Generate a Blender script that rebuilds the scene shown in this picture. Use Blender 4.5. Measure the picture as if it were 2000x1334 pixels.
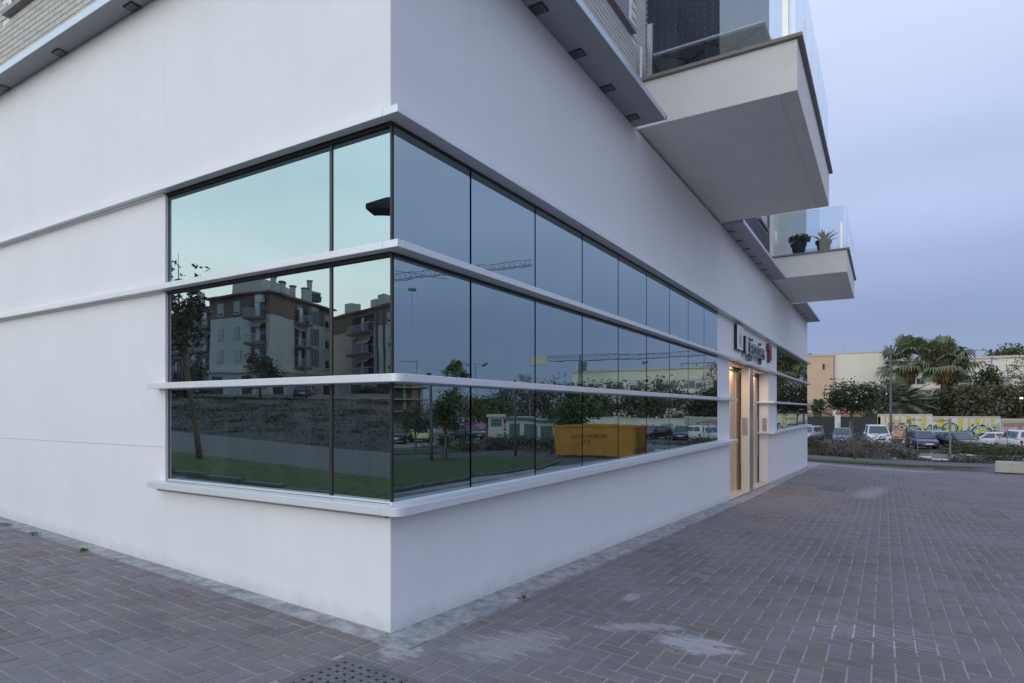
import bpy, bmesh, math, random
import numpy as np
from mathutils import Vector, Matrix

for o in list(bpy.data.objects):
    bpy.data.objects.remove(o)
sc = bpy.context.scene
COL = sc.collection
R = math.radians

# ------------------------------------------------------------------ camera
CAM = (-3.189, -2.908, 1.55)
YAW = R(31.20)                                   # view axis, measured from +X towards +Y
cd = bpy.data.cameras.new('camera'); cam = bpy.data.objects.new('camera', cd); COL.objects.link(cam)
cam.location = CAM
cam.rotation_euler = (R(90), 0, YAW - R(90))
cd.sensor_width = 36; cd.lens = 36 * 1202 / 2000; cd.shift_y = 133 / 2000
cd.clip_start = 0.05; cd.clip_end = 3000
sc.camera = cam

# ------------------------------------------------------------------ sky and light (dusk, the sun just about gone behind the west side)
SUN_AZ = R(172)                                  # direction towards the sun, from +X towards +Y
SUN_EL = R(10)
w = bpy.data.worlds.new('World'); sc.world = w; w.use_nodes = True
nt = w.node_tree; N = nt.nodes; L = nt.links
bg = N['Background']; bg.inputs[1].default_value = 0.1
sky = N.new('ShaderNodeTexSky'); sky.sky_type = 'NISHITA'; sky.sun_disc = False
sky.sun_elevation = SUN_EL; sky.sun_rotation = R(90) - SUN_AZ
sky.ozone_density = 3.0; sky.dust_density = 0.6
tc = N.new('ShaderNodeTexCoord')
sep = N.new('ShaderNodeSeparateXYZ'); L.new(tc.outputs['Generated'], sep.inputs[0])
def wmath(op, a, b=None, c=None, clamp=False):
    n = N.new('ShaderNodeMath'); n.operation = op; n.use_clamp = clamp
    for i, v in enumerate((a, b, c)):
        if v is None: continue
        if isinstance(v, (int, float)): n.inputs[i].default_value = v
        else: L.new(v, n.inputs[i])
    return n.outputs[0]
def wramp(fac, stops):
    n = N.new('ShaderNodeValToRGB'); L.new(fac, n.inputs[0]); n.color_ramp.interpolation = 'EASE'
    e = n.color_ramp.elements
    while len(e) < len(stops): e.new(0.5)
    for el, (p, c) in zip(e, stops): el.position = p; el.color = (*c, 1)
    return n.outputs[0]
up = wmath('MAXIMUM', sep.outputs[2], 0.0)
# thin high cloud at dusk: pale blue-violet away from the sun, pale yellow-green towards it
east = wramp(up, [(0.0, (.215, .265, .455)), (.10, (.25, .305, .51)), (.30, (.455, .535, .775)), (.50, (.64, .715, .935)), (.72, (.585, .665, .90)), (1.0, (.48, .565, .80))])
west = wramp(up, [(0.0, (1.0, 1.0, .86)), (.13, (1.0, 1.0, .92)), (.35, (.82, .94, 1.0)), (.65, (.72, .83, .98)), (1.0, (.48, .565, .80))])
GLOW = R(152); sund = (math.cos(GLOW), math.sin(GLOW))
dotw = wmath('ADD', wmath('MULTIPLY', sep.outputs[0], sund[0]), wmath('MULTIPLY', sep.outputs[1], sund[1]))
fw = N.new('ShaderNodeMapRange'); fw.interpolation_type = 'SMOOTHSTEP'
L.new(dotw, fw.inputs[0]); fw.inputs[1].default_value = 0.02; fw.inputs[2].default_value = 0.95
veil = N.new('ShaderNodeMix'); veil.data_type = 'RGBA'
L.new(fw.outputs[0], veil.inputs[0]); L.new(east, veil.inputs[6]); L.new(west, veil.inputs[7])
# soft streaks in the veil
mp = N.new('ShaderNodeMapping'); L.new(tc.outputs['Generated'], mp.inputs[0]); mp.inputs['Scale'].default_value = (1.6, 1.6, 6)
cn = N.new('ShaderNodeTexNoise'); L.new(mp.outputs[0], cn.inputs[0]); cn.inputs['Scale'].default_value = 1.7; cn.inputs['Detail'].default_value = 5
cfac = wmath('MULTIPLY_ADD', cn.outputs[0], 0.30, 0.85)
gain = wmath('MULTIPLY_ADD', fw.outputs[0], 6.0, 10.0)     # west is brighter than the east
veil2 = N.new('ShaderNodeVectorMath'); veil2.operation = 'SCALE'
L.new(veil.outputs[2], veil2.inputs[0]); L.new(wmath('MULTIPLY', gain, cfac), veil2.inputs[3])
mixs = N.new('ShaderNodeMix'); mixs.data_type = 'RGBA'; mixs.inputs[0].default_value = 0.86
L.new(sky.outputs[0], mixs.inputs[6]); L.new(veil2.outputs[0], mixs.inputs[7])
L.new(mixs.outputs[2], bg.inputs[0])
sl = bpy.data.lights.new('sun', 'SUN'); so = bpy.data.objects.new('sun', sl); COL.objects.link(so)
sl.energy = 0.55; sl.angle = R(60); sl.color = (1.0, .95, .90)
so.rotation_euler = (R(90) - SUN_EL, 0, SUN_AZ + R(90))
so.location = (-20, 10, 30)
sc.view_settings.view_transform = 'Standard'; sc.view_settings.look = 'None'
sc.view_settings.exposure = 0.22; sc.view_settings.gamma = 1.0; sc.view_settings.use_curve_mapping = False

# ------------------------------------------------------------------ helpers
rnd = random.Random(7)
nprng = np.random.default_rng(11)

def M(name, col, rough=.6, metal=0., var=.0, scale=6., rndv=.0, bump=0., bscale=60., spec=.5, coord='pos', col2=None, vstretch=None, coat=0.):
    m = bpy.data.materials.new(name); m.use_nodes = True
    n = m.node_tree.nodes; l = m.node_tree.links; b = n['Principled BSDF']
    b.inputs['Roughness'].default_value = rough; b.inputs['Metallic'].default_value = metal
    b.inputs['Specular IOR Level'].default_value = spec
    if coat: b.inputs['Coat Weight'].default_value = coat
    c = (*col, 1)
    if coord == 'pos':
        g = n.new('ShaderNodeNewGeometry'); P = g.outputs['Position']
    else:
        g = n.new('ShaderNodeTexCoord'); P = g.outputs['Object']
    if vstretch:
        mpn = n.new('ShaderNodeMapping'); l.new(P, mpn.inputs[0]); mpn.inputs['Scale'].default_value = vstretch; P = mpn.outputs[0]
    out = None
    if var or col2:
        t = n.new('ShaderNodeTexNoise'); l.new(P, t.inputs['Vector']); t.inputs['Scale'].default_value = scale; t.inputs['Detail'].default_value = 6; t.inputs['Roughness'].default_value = .62
        r = n.new('ShaderNodeMapRange'); l.new(t.outputs[0], r.inputs[0]); r.inputs[1].default_value = .3; r.inputs[2].default_value = .7
        mx = n.new('ShaderNodeMix'); mx.data_type = 'RGBA'; l.new(r.outputs[0], mx.inputs[0])
        a = col; d = col2 or col
        mx.inputs[6].default_value = (*[x * (1 - var) for x in a], 1); mx.inputs[7].default_value = (*[min(1, x * (1 + var)) for x in d], 1)
        out = mx.outputs[2]
    if rndv:
        gi = n.new('ShaderNodeNewGeometry'); oi = n.new('ShaderNodeObjectInfo')
        ad = n.new('ShaderNodeMath'); ad.operation = 'ADD'; l.new(gi.outputs['Random Per Island'], ad.inputs[0]); l.new(oi.outputs['Random'], ad.inputs[1])
        fr = n.new('ShaderNodeMath'); fr.operation = 'FRACT'; l.new(ad.outputs[0], fr.inputs[0])
        mr = n.new('ShaderNodeMapRange'); l.new(fr.outputs[0], mr.inputs[0]); mr.inputs[3].default_value = 1 - rndv; mr.inputs[4].default_value = 1 + rndv
        hs = n.new('ShaderNodeHueSaturation'); l.new(mr.outputs[0], hs.inputs['Value'])
        if out: l.new(out, hs.inputs['Color'])
        else: hs.inputs['Color'].default_value = c
        out = hs.outputs[0]
    if out: l.new(out, b.inputs['Base Color'])
    else: b.inputs['Base Color'].default_value = c
    if bump:
        t2 = n.new('ShaderNodeTexNoise'); l.new(P, t2.inputs['Vector']); t2.inputs['Scale'].default_value = bscale; t2.inputs['Detail'].default_value = 5
        bp = n.new('ShaderNodeBump'); bp.inputs['Strength'].default_value = bump; bp.inputs['Distance'].default_value = .02
        l.new(t2.outputs[0], bp.inputs['Height']); l.new(bp.outputs[0], b.inputs['Normal'])
    return m

def tag(o, label=None, cat=None, group=None, kind=None):
    if label: o['label'] = label
    if cat: o['category'] = cat
    if group: o['group'] = group
    if kind: o['kind'] = kind
    return o

def empty(name, loc, rz=0., label=None, cat=None, group=None):
    o = bpy.data.objects.new(name, None); COL.objects.link(o); o.location = loc; o.rotation_euler = (0, 0, rz)
    o.empty_display_size = .2
    o['_m'] = 0; del o['_m']
    return tag(o, label, cat, group)

def wm(o):
    m = Matrix.LocRotScale(o.location, o.rotation_euler, o.scale)
    return wm(o.parent) @ m if o.parent else m

class MB:
    """collects faces (world coordinates) and links them as ONE mesh object"""
    def __init__(s): s.v = []; s.f = []
    def add(s, vs, fs):
        b = len(s.v); s.v += [tuple(p) for p in vs]; s.f += [tuple(i + b for i in f) for f in fs]; return s
    def quad(s, a, b, c, d): return s.add([a, b, c, d], [(0, 1, 2, 3)])
    def box(s, x0, x1, y0, y1, z0, z1):
        return s.add([(x0, y0, z0), (x1, y0, z0), (x1, y1, z0), (x0, y1, z0), (x0, y0, z1), (x1, y0, z1), (x1, y1, z1), (x0, y1, z1)],
                     [(0, 3, 2, 1), (4, 5, 6, 7), (0, 1, 5, 4), (1, 2, 6, 5), (2, 3, 7, 6), (3, 0, 4, 7)])
    def obox(s, c, ux, uy, hx, hy, z0, z1):
        """box on two horizontal unit axes"""
        p = []
        for z in (z0, z1):
            for a, b in ((-1, -1), (1, -1), (1, 1), (-1, 1)):
                p.append((c[0] + ux[0] * a * hx + uy[0] * b * hy, c[1] + ux[1] * a * hx + uy[1] * b * hy, z))
        return s.add(p, [(0, 3, 2, 1), (4, 5, 6, 7), (0, 1, 5, 4), (1, 2, 6, 5), (2, 3, 7, 6), (3, 0, 4, 7)])
    def prism(s, poly, z0, z1):
        n = len(poly)
        vs = [(p[0], p[1], z0) for p in poly] + [(p[0], p[1], z1) for p in poly]
        return s.add(vs, [tuple(reversed(range(n))), tuple(range(n, 2 * n))] + [(i, (i + 1) % n, n + (i + 1) % n, n + i) for i in range(n)])
    def tube(s, pts, rad, n=8, cap=True):
        pts = [Vector(p) for p in pts]
        if not hasattr(rad, '__len__'): rad = [rad] * len(pts)
        vs = []; fs = []
        for i, p in enumerate(pts):
            d = (pts[min(i + 1, len(pts) - 1)] - pts[max(i - 1, 0)]).normalized()
            a = d.cross(Vector((0, 0, 1)) if abs(d.z) < .95 else Vector((1, 0, 0))).normalized(); b = d.cross(a)
            for k in range(n):
                t = 2 * math.pi * k / n
                vs.append(p + (a * math.cos(t) + b * math.sin(t)) * rad[i])
        for i in range(len(pts) - 1):
            for k in range(n):
                fs.append((i * n + k, i * n + (k + 1) % n, (i + 1) * n + (k + 1) % n, (i + 1) * n + k))
        if cap: fs += [tuple(reversed(range(n))), tuple(range((len(pts) - 1) * n, len(pts) * n))]
        return s.add(vs, fs)
    def bar(s, a, b, wd): return s.tube([a, b], wd * .7, 4)
    def lathe(s, c, prof, n=16, cap=True):
        vs = []; fs = []
        for r, z in prof:
            for k in range(n):
                t = 2 * math.pi * k / n; vs.append((c[0] + r * math.cos(t), c[1] + r * math.sin(t), c[2] + z))
        for i in range(len(prof) - 1):
            for k in range(n): fs.append((i * n + k, i * n + (k + 1) % n, (i + 1) * n + (k + 1) % n, (i + 1) * n + k))
        if cap: fs += [tuple(reversed(range(n))), tuple(range((len(prof) - 1) * n, len(prof) * n))]
        return s.add(vs, fs)
    def build(s, name, mat, parent=None, smooth=False, bevel=0., fix=True, local=False):
        me = bpy.data.meshes.new(name)
        vs = s.v
        if parent is not None and not local:
            inv = wm(parent).inverted(); vs = [inv @ Vector(p) for p in vs]
        me.from_pydata(vs, [], s.f); me.materials.append(mat)
        if fix:
            bm = bmesh.new(); bm.from_mesh(me); bmesh.ops.recalc_face_normals(bm, faces=bm.faces); bm.to_mesh(me); bm.free()
        if smooth: me.polygons.foreach_set('use_smooth', [True] * len(me.polygons))
        o = bpy.data.objects.new(name, me); COL.objects.link(o)
        if parent is not None: o.parent = parent
        if bevel:
            md = o.modifiers.new('bevel', 'BEVEL'); md.width = bevel; md.segments = 2; md.limit_method = 'ANGLE'; md.angle_limit = R(30)
        return o

def quads_obj(name, V, mat, parent=None, nv=4):
    """V: (n, nv, 3) array of world points -> one mesh"""
    V = np.asarray(V, dtype=np.float32); n = len(V)
    flat = V.reshape(-1, 3)
    if parent is not None:
        inv = np.array(wm(parent).inverted()); flat = flat @ inv[:3, :3].T.astype(np.float32) + inv[:3, 3].astype(np.float32)
    me = bpy.data.meshes.new(name)
    me.vertices.add(n * nv); me.vertices.foreach_set('co', flat.ravel())
    me.loops.add(n * nv); me.loops.foreach_set('vertex_index', np.arange(n * nv, dtype=np.int32))
    me.polygons.add(n); me.polygons.foreach_set('loop_start', np.arange(0, n * nv, nv, dtype=np.int32))
    me.update(calc_edges=True); me.validate()
    me.materials.append(mat)
    o = bpy.data.objects.new(name, me); COL.objects.link(o)
    if parent is not None: o.parent = parent
    return o

def mesh_np(name, V, F, mat, parent=None):
    """V (n,3), F (m,4) int -> mesh"""
    V = np.asarray(V, np.float32); F = np.asarray(F, np.int32); k = F.shape[1]
    me = bpy.data.meshes.new(name)
    me.vertices.add(len(V)); me.vertices.foreach_set('co', V.ravel())
    me.loops.add(F.size); me.loops.foreach_set('vertex_index', F.ravel())
    me.polygons.add(len(F)); me.polygons.foreach_set('loop_start', np.arange(0, F.size, k, dtype=np.int32))
    me.update(calc_edges=True); me.materials.append(mat)
    o = bpy.data.objects.new(name, me); COL.objects.link(o)
    if parent is not None: o.parent = parent
    return o

# terrain: falls gently to the east, rises to the north-west
ZX = [(-900, 2.6), (-80, 1.6), (-18, 1.1), (-7.4, .3), (0, 0), (11, -.45), (27, -.97), (45, -1.3), (60, -1.5), (200, -1.6), (1500, -1.6)]
ZY = [(-1500, -.15), (-4, -.15), (0, 0), (10, .37), (25, .95), (60, 1.7), (200, 2), (1500, 2.4)]
def lerp(p, x):
    for (x0, y0), (x1, y1) in zip(p, p[1:]):
        if x <= x1: return y0 + (y1 - y0) * (x - x0) / (x1 - x0)
    return p[-1][1]
def G(x, y): return lerp(ZX, x) + lerp(ZY, y)
def Gn(x, y): return np.interp(x, *zip(*ZX)) + np.interp(y, *zip(*ZY))
def sheet(name, x0, x1, y0, y1, dz, mat, step=None):
    xs = sorted({x0, x1, *[a for a, _ in ZX if x0 < a < x1]}); ys = sorted({y0, y1, *[a for a, _ in ZY if y0 < a < y1]})
    m = MB(); nx = len(xs)
    m.add([(x, y, G(x, y) + dz) for y in ys for x in xs],
          [(j * nx + i, j * nx + i + 1, (j + 1) * nx + i + 1, (j + 1) * nx + i) for j in range(len(ys) - 1) for i in range(nx - 1)])
    return tag(m.build(name, mat, fix=False), kind='structure')
def ribbon(name, A, B, dz, mat, nu=24, nv=6):
    """ground sheet between two polylines"""
    def at(P, t):
        t *= len(P) - 1; i = min(int(t), len(P) - 2); f = t - i
        return (P[i][0] + (P[i + 1][0] - P[i][0]) * f, P[i][1] + (P[i + 1][1] - P[i][1]) * f)
    m = MB(); vs = []
    for i in range(nu + 1):
        a = at(A, i / nu); b = at(B, i / nu)
        for j in range(nv + 1):
            x = a[0] + (b[0] - a[0]) * j / nv; y = a[1] + (b[1] - a[1]) * j / nv; vs.append((x, y, G(x, y) + dz))
    m.add(vs, [(i * (nv + 1) + j, (i + 1) * (nv + 1) + j, (i + 1) * (nv + 1) + j + 1, i * (nv + 1) + j + 1) for i in range(nu) for j in range(nv)])
    o = m.build(name, mat, fix=False)
    me = o.data
    if me.polygons[0].normal.z < 0: me.flip_normals()
    return tag(o, kind='structure')

# ------------------------------------------------------------------ materials
m_plaster = M('white_plaster', (.80, .80, .81), .55, var=.025, scale=1.3, bump=.04, bscale=140)
def plaster_dirt(m):
    n = m.node_tree.nodes; l = m.node_tree.links; b = n['Principled BSDF']
    src = b.inputs['Base Color'].links[0].from_socket
    g = n.new('ShaderNodeNewGeometry')
    q = n.new('ShaderNodeMapping'); q.inputs['Scale'].default_value = (2.2, 2.2, .22); l.new(g.outputs['Position'], q.inputs[0])
    t = n.new('ShaderNodeTexNoise'); t.inputs['Scale'].default_value = 1.6; t.inputs['Detail'].default_value = 6; t.inputs['Roughness'].default_value = .65; l.new(q.outputs[0], t.inputs['Vector'])
    r = n.new('ShaderNodeMapRange'); l.new(t.outputs[0], r.inputs[0]); r.inputs[1].default_value = .48; r.inputs[2].default_value = .75; r.inputs[4].default_value = .12
    k = n.new('ShaderNodeMix'); k.data_type = 'RGBA'; l.new(r.outputs[0], k.inputs[0]); l.new(src, k.inputs[6]); k.inputs[7].default_value = (.60, .59, .575, 1)
    d = n.new('ShaderNodeVectorMath'); d.operation = 'DOT_PRODUCT'; l.new(g.outputs['Position'], d.inputs[0]); d.inputs[1].default_value = (.040, -.037, 1)
    t2 = n.new('ShaderNodeTexNoise'); t2.inputs['Scale'].default_value = 7; t2.inputs['Detail'].default_value = 6; t2.inputs['Roughness'].default_value = .7; l.new(g.outputs['Position'], t2.inputs['Vector'])
    s = n.new('ShaderNodeMath'); s.operation = 'MULTIPLY_ADD'; l.new(t2.outputs[0], s.inputs[0]); s.inputs[1].default_value = -.22; l.new(d.outputs['Value'], s.inputs[2])
    r2 = n.new('ShaderNodeMapRange'); l.new(s.outputs[0], r2.inputs[0]); r2.inputs[1].default_value = .03; r2.inputs[2].default_value = -.11; r2.inputs[3].default_value = 0; r2.inputs[4].default_value = .55
    k2 = n.new('ShaderNodeMix'); k2.data_type = 'RGBA'; l.new(r2.outputs[0], k2.inputs[0]); l.new(k.outputs[2], k2.inputs[6]); k2.inputs[7].default_value = (.50, .49, .475, 1)
    l.new(k2.outputs[2], b.inputs['Base Color'])
plaster_dirt(m_plaster)
m_ledge = M('painted_aluminium', (.72, .74, .77), .36, metal=.2, var=.03, scale=3)
m_dark = M('black_gasket', (.015, .016, .017), .45)
m_mull = M('dark_mullion', (.055, .05, .055), .35, metal=.4)
m_canopy = M('grey_sheet_metal', (.30, .31, .33), .45, metal=.2, var=.04, scale=2)
m_fascia = M('pale_blue_edge', (.55, .62, .70), .35, metal=.3)
m_creambrick = M('cream_brick', (.54, .52, .475), .8, var=.08, scale=40, rndv=.06, bump=.15, bscale=90)
m_darkbrick = M('slate_brick', (.04, .042, .052), .55, var=.12, scale=30, rndv=.14, bump=.1, bscale=90)
m_mortar = M('pale_mortar', (.80, .79, .77), .9, var=.05, scale=30)
m_mortard = M('grey_mortar', (.50, .50, .52), .9, var=.08, scale=30)
m_balc = M('balcony_plaster', (.74, .73, .69), .7, var=.05, scale=2.5, bump=.05, bscale=120)
m_granite = M('granite_coping', (.22, .20, .19), .5, var=.45, scale=150)
m_steel = M('polished_steel', (.50, .49, .46), .32, metal=1., var=.05, scale=5)
m_brushed = M('brushed_steel', (.52, .54, .57), .3, metal=.9)
m_warmwood = M('pale_beech', (.60, .44, .28), .5, var=.12, scale=7, vstretch=(6, 6, .5))
m_cream = M('cream_panel', (.74, .66, .55), .5, var=.02)
m_tile = M('beige_threshold', (.64, .56, .50), .6, var=.1, scale=20)
m_chrome = M('chrome_letter', (.36, .36, .35), .15, metal=1.)
m_red = M('red_enamel', (.20, .008, .015), .35)
m_signgrey = M('sign_mark', (.16, .2, .30), .4)
m_kerb = M('kerb_stone', (.14, .14, .135), .85, var=.15, scale=9, bump=.3)
m_conc = M('pale_concrete', (.52, .49, .42), .85, var=.1, scale=7, bump=.2, bscale=40)
m_iron = M('dusty_iron', (.17, .17, .18), .65, metal=.3, var=.3, scale=25, bump=.2)
m_blackhole = M('drain_dark', (.015, .015, .016), .9)
m_dirt = M('waste_ground', (.21, .185, .16), .95, var=.25, scale=.35, col2=(.30, .285, .27), bump=.6, bscale=5)
m_gravel = M('grey_gravel', (.165, .162, .165), .95, var=.35, scale=4, bump=.8, bscale=14)
m_bank = M('scrub_bank', (.030, .031, .024), .95, var=.4, scale=.9, col2=(.055, .060, .048), bump=.8, bscale=7)
m_asphalt = M('asphalt', (.085, .085, .09), .85, var=.2, scale=1.2, bump=.3, bscale=60)
m_grass = M('lawn', (.036, .07, .011), .9, var=.45, scale=7, col2=(.055, .095, .016), bump=.6, bscale=40)
m_blade = M('grass_blade', (.055, .105, .016), .7, var=.2, scale=3, rndv=.35)
m_weed = M('dry_weed', (.085, .078, .04), .8, var=.2, scale=.5, col2=(.06, .075, .028), rndv=.4)
m_drygrey = M('grey_weed', (.15, .13, .11), .85, rndv=.35)
m_leaf = M('broad_leaf', (.05, .075, .022), .55, rndv=.45, var=.2, scale=.8)
m_leafd = M('dark_leaf', (.06, .076, .032), .6, rndv=.45, var=.25, scale=.5)
m_leafb = M('brown_green_leaf', (.095, .088, .046), .65, rndv=.45, var=.25, scale=.5)
m_leafy = M('fresh_leaf', (.06, .10, .02), .55, rndv=.35, var=.2, scale=.7)
m_palm = M('palm_frond', (.115, .14, .068), .55, rndv=.35, var=.2, scale=.6)
m_palmd = M('dry_frond', (.22, .15, .07), .8, rndv=.3)
m_bark = M('bark', (.16, .125, .09), .9, var=.3, scale=9, bump=.6, bscale=25, vstretch=(1, 1, .25))
m_barkp = M('palm_bark', (.13, .10, .075), .95, var=.35, scale=6, bump=.8, bscale=9, vstretch=(1, 1, 4))
m_flower = M('white_flower', (.75, .68, .68), .6)
m_pole = M('dark_pole', (.10, .10, .11), .5, metal=.4)
m_galv = M('galvanised_pole', (.30, .31, .32), .5, metal=.5)
m_white = M('white_paint', (.78, .78, .76), .5, var=.04)
m_creamwall = M('cream_render', (.68, .63, .53), .85, var=.05, scale=.4)
m_peach = M('peach_render', (.55, .39, .27), .85, var=.08, scale=.5)
m_brickred = M('terracotta', (.42, .20, .13), .85, var=.12, scale=2)
m_gate = M('green_black_gate', (.012, .025, .025), .5, var=.1)
m_wallwhite = M('whitewashed_wall', (.60, .58, .52), .85, var=.12, scale=1.2)
m_glassdark = M('dark_window', (.03, .035, .04), .08, spec=.8)
m_glasscar = M('car_glass', (.06, .075, .09), .06, spec=.9)
m_tyre = M('tyre', (.02, .02, .02), .8)
m_rim = M('alloy_rim', (.45, .46, .47), .3, metal=.8)
m_plate = M('number_plate', (.75, .75, .72), .5)
m_lamp = M('clear_headlamp', (.70, .72, .74), .12, spec=.9)
m_tail = M('tail_lamp', (.35, .02, .02), .25)
m_plastic = M('black_plastic', (.03, .03, .032), .55)
m_pot = M('black_pot', (.012, .012, .013), .5)
m_skip = M('yellow_skip_paint', (.47, .21, .018), .55, var=.12, scale=1.5, bump=.1)
m_black = M('black_paint', (.015, .015, .015), .6)
m_apt = M('apartment_render', (.66, .65, .54), .85, var=.05, scale=.3)
m_aptbrown = M('brown_brick_band', (.26, .17, .125), .85, var=.15, scale=3)
m_roof = M('roof_tile', (.22, .12, .08), .85, var=.3, scale=3)
m_shutter = M('roller_shutter', (.50, .52, .50), .6)
m_rail = M('pale_railing', (.52, .56, .56), .5)
m_awn = M('striped_awning', (.62, .56, .42), .8, var=.1)
m_concbuild = M('raw_concrete', (.24, .23, .22), .9, var=.15, scale=1)
m_crane = M('crane_paint', (.09, .12, .14), .5)
m_teal = M('teal_sheet', (.07, .13, .15), .5, var=.1)

def glass_mirror():
    """dark coated glazing: reflects about half of what it faces, faintly green, slightly wavy"""
    m = bpy.data.materials.new('coated_mirror_glass'); m.use_nodes = True
    n = m.node_tree.nodes; l = m.node_tree.links
    n.remove(n['Principled BSDF'])
    out = n['Material Output']
    gl = n.new('ShaderNodeBsdfGlossy'); gl.inputs['Roughness'].default_value = .0
    df = n.new('ShaderNodeBsdfDiffuse'); df.inputs[0].default_value = (.004, .006, .006, 1)
    ad = n.new('ShaderNodeAddShader'); l.new(gl.outputs[0], ad.inputs[0]); l.new(df.outputs[0], ad.inputs[1]); l.new(ad.outputs[0], out.inputs[0])
    lw = n.new('ShaderNodeLayerWeight'); lw.inputs[0].default_value = .35
    mx = n.new('ShaderNodeMix'); mx.data_type = 'RGBA'; l.new(lw.outputs['Fresnel'], mx.inputs[0])
    mx.inputs[6].default_value = (.275, .365, .38, 1); mx.inputs[7].default_value = (.86, .88, .90, 1)
    l.new(mx.outputs[2], gl.inputs[0])
    g = n.new('ShaderNodeNewGeometry'); oi = n.new('ShaderNodeObjectInfo')
    va = n.new('ShaderNodeVectorMath'); va.operation = 'ADD'; l.new(g.outputs['Position'], va.inputs[0])
    cb = n.new('ShaderNodeCombineXYZ'); 
    k = n.new('ShaderNodeMath'); k.operation = 'MULTIPLY'; l.new(oi.outputs['Random'], k.inputs[0]); k.inputs[1].default_value = 37.
    l.new(k.outputs[0], cb.inputs[0]); l.new(cb.outputs[0], va.inputs[1])
    t = n.new('ShaderNodeTexNoise'); l.new(va.outputs[0], t.inputs['Vector']); t.inputs['Scale'].default_value = 1.1; t.inputs['Detail'].default_value = 2.
    bp = n.new('ShaderNodeBump'); bp.inputs['Strength'].default_value = .05; bp.inputs['Distance'].default_value = .02
    l.new(t.outputs[0], bp.inputs['Height'])
    q = n.new('ShaderNodeMapping'); q.inputs['Scale'].default_value = (1.2, 1.2, 9); l.new(va.outputs[0], q.inputs[0])
    t3 = n.new('ShaderNodeTexNoise'); t3.inputs['Scale'].default_value = 1.5; t3.inputs['Detail'].default_value = 1; l.new(q.outputs[0], t3.inputs['Vector'])
    b3 = n.new('ShaderNodeBump'); b3.inputs['Strength'].default_value = .005; b3.inputs['Distance'].default_value = .02
    l.new(t3.outputs[0], b3.inputs['Height']); l.new(bp.outputs[0], b3.inputs['Normal']); l.new(b3.outputs[0], gl.inputs['Normal'])
    q2 = n.new('ShaderNodeMapping'); q2.inputs['Scale'].default_value = (3, 3, .5); l.new(va.outputs[0], q2.inputs[0])
    t4 = n.new('ShaderNodeTexNoise'); t4.inputs['Scale'].default_value = 1.3; t4.inputs['Detail'].default_value = 6; t4.inputs['Roughness'].default_value = .7; l.new(q2.outputs[0], t4.inputs['Vector'])
    r4 = n.new('ShaderNodeMapRange'); l.new(t4.outputs[0], r4.inputs[0]); r4.inputs[1].default_value = .45; r4.inputs[2].default_value = .75; r4.inputs[3].default_value = .003; r4.inputs[4].default_value = .022
    l.new(r4.outputs[0], df.inputs[0])
    return m
m_mirror = glass_mirror()

def glass_clear():
    m = bpy.data.materials.new('balustrade_glass'); m.use_nodes = True
    n = m.node_tree.nodes; l = m.node_tree.links
    n.remove(n['Principled BSDF']); out = n['Material Output']
    tr = n.new('ShaderNodeBsdfTransparent'); tr.inputs[0].default_value = (.80, .86, .90, 1)
    gl = n.new('ShaderNodeBsdfGlossy'); gl.inputs['Roughness'].default_value = 0; gl.inputs[0].default_value = (.9, .95, 1, 1)
    fr = n.new('ShaderNodeFresnel'); fr.inputs[0].default_value = 1.5
    mx = n.new('ShaderNodeMixShader'); ge = n.new('ShaderNodeNewGeometry'); iv = n.new('ShaderNodeMath'); iv.operation = 'SUBTRACT'; iv.inputs[0].default_value = 1; l.new(ge.outputs['Backfacing'], iv.inputs[1]); mu = n.new('ShaderNodeMath'); mu.operation = 'MULTIPLY'; l.new(fr.outputs[0], mu.inputs[0]); l.new(iv.outputs[0], mu.inputs[1]); l.new(mu.outputs[0], mx.inputs[0]); l.new(tr.outputs[0], mx.inputs[1]); l.new(gl.outputs[0], mx.inputs[2]); l.new(mx.outputs[0], out.inputs[0])
    return m
m_clear = glass_clear()

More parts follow.
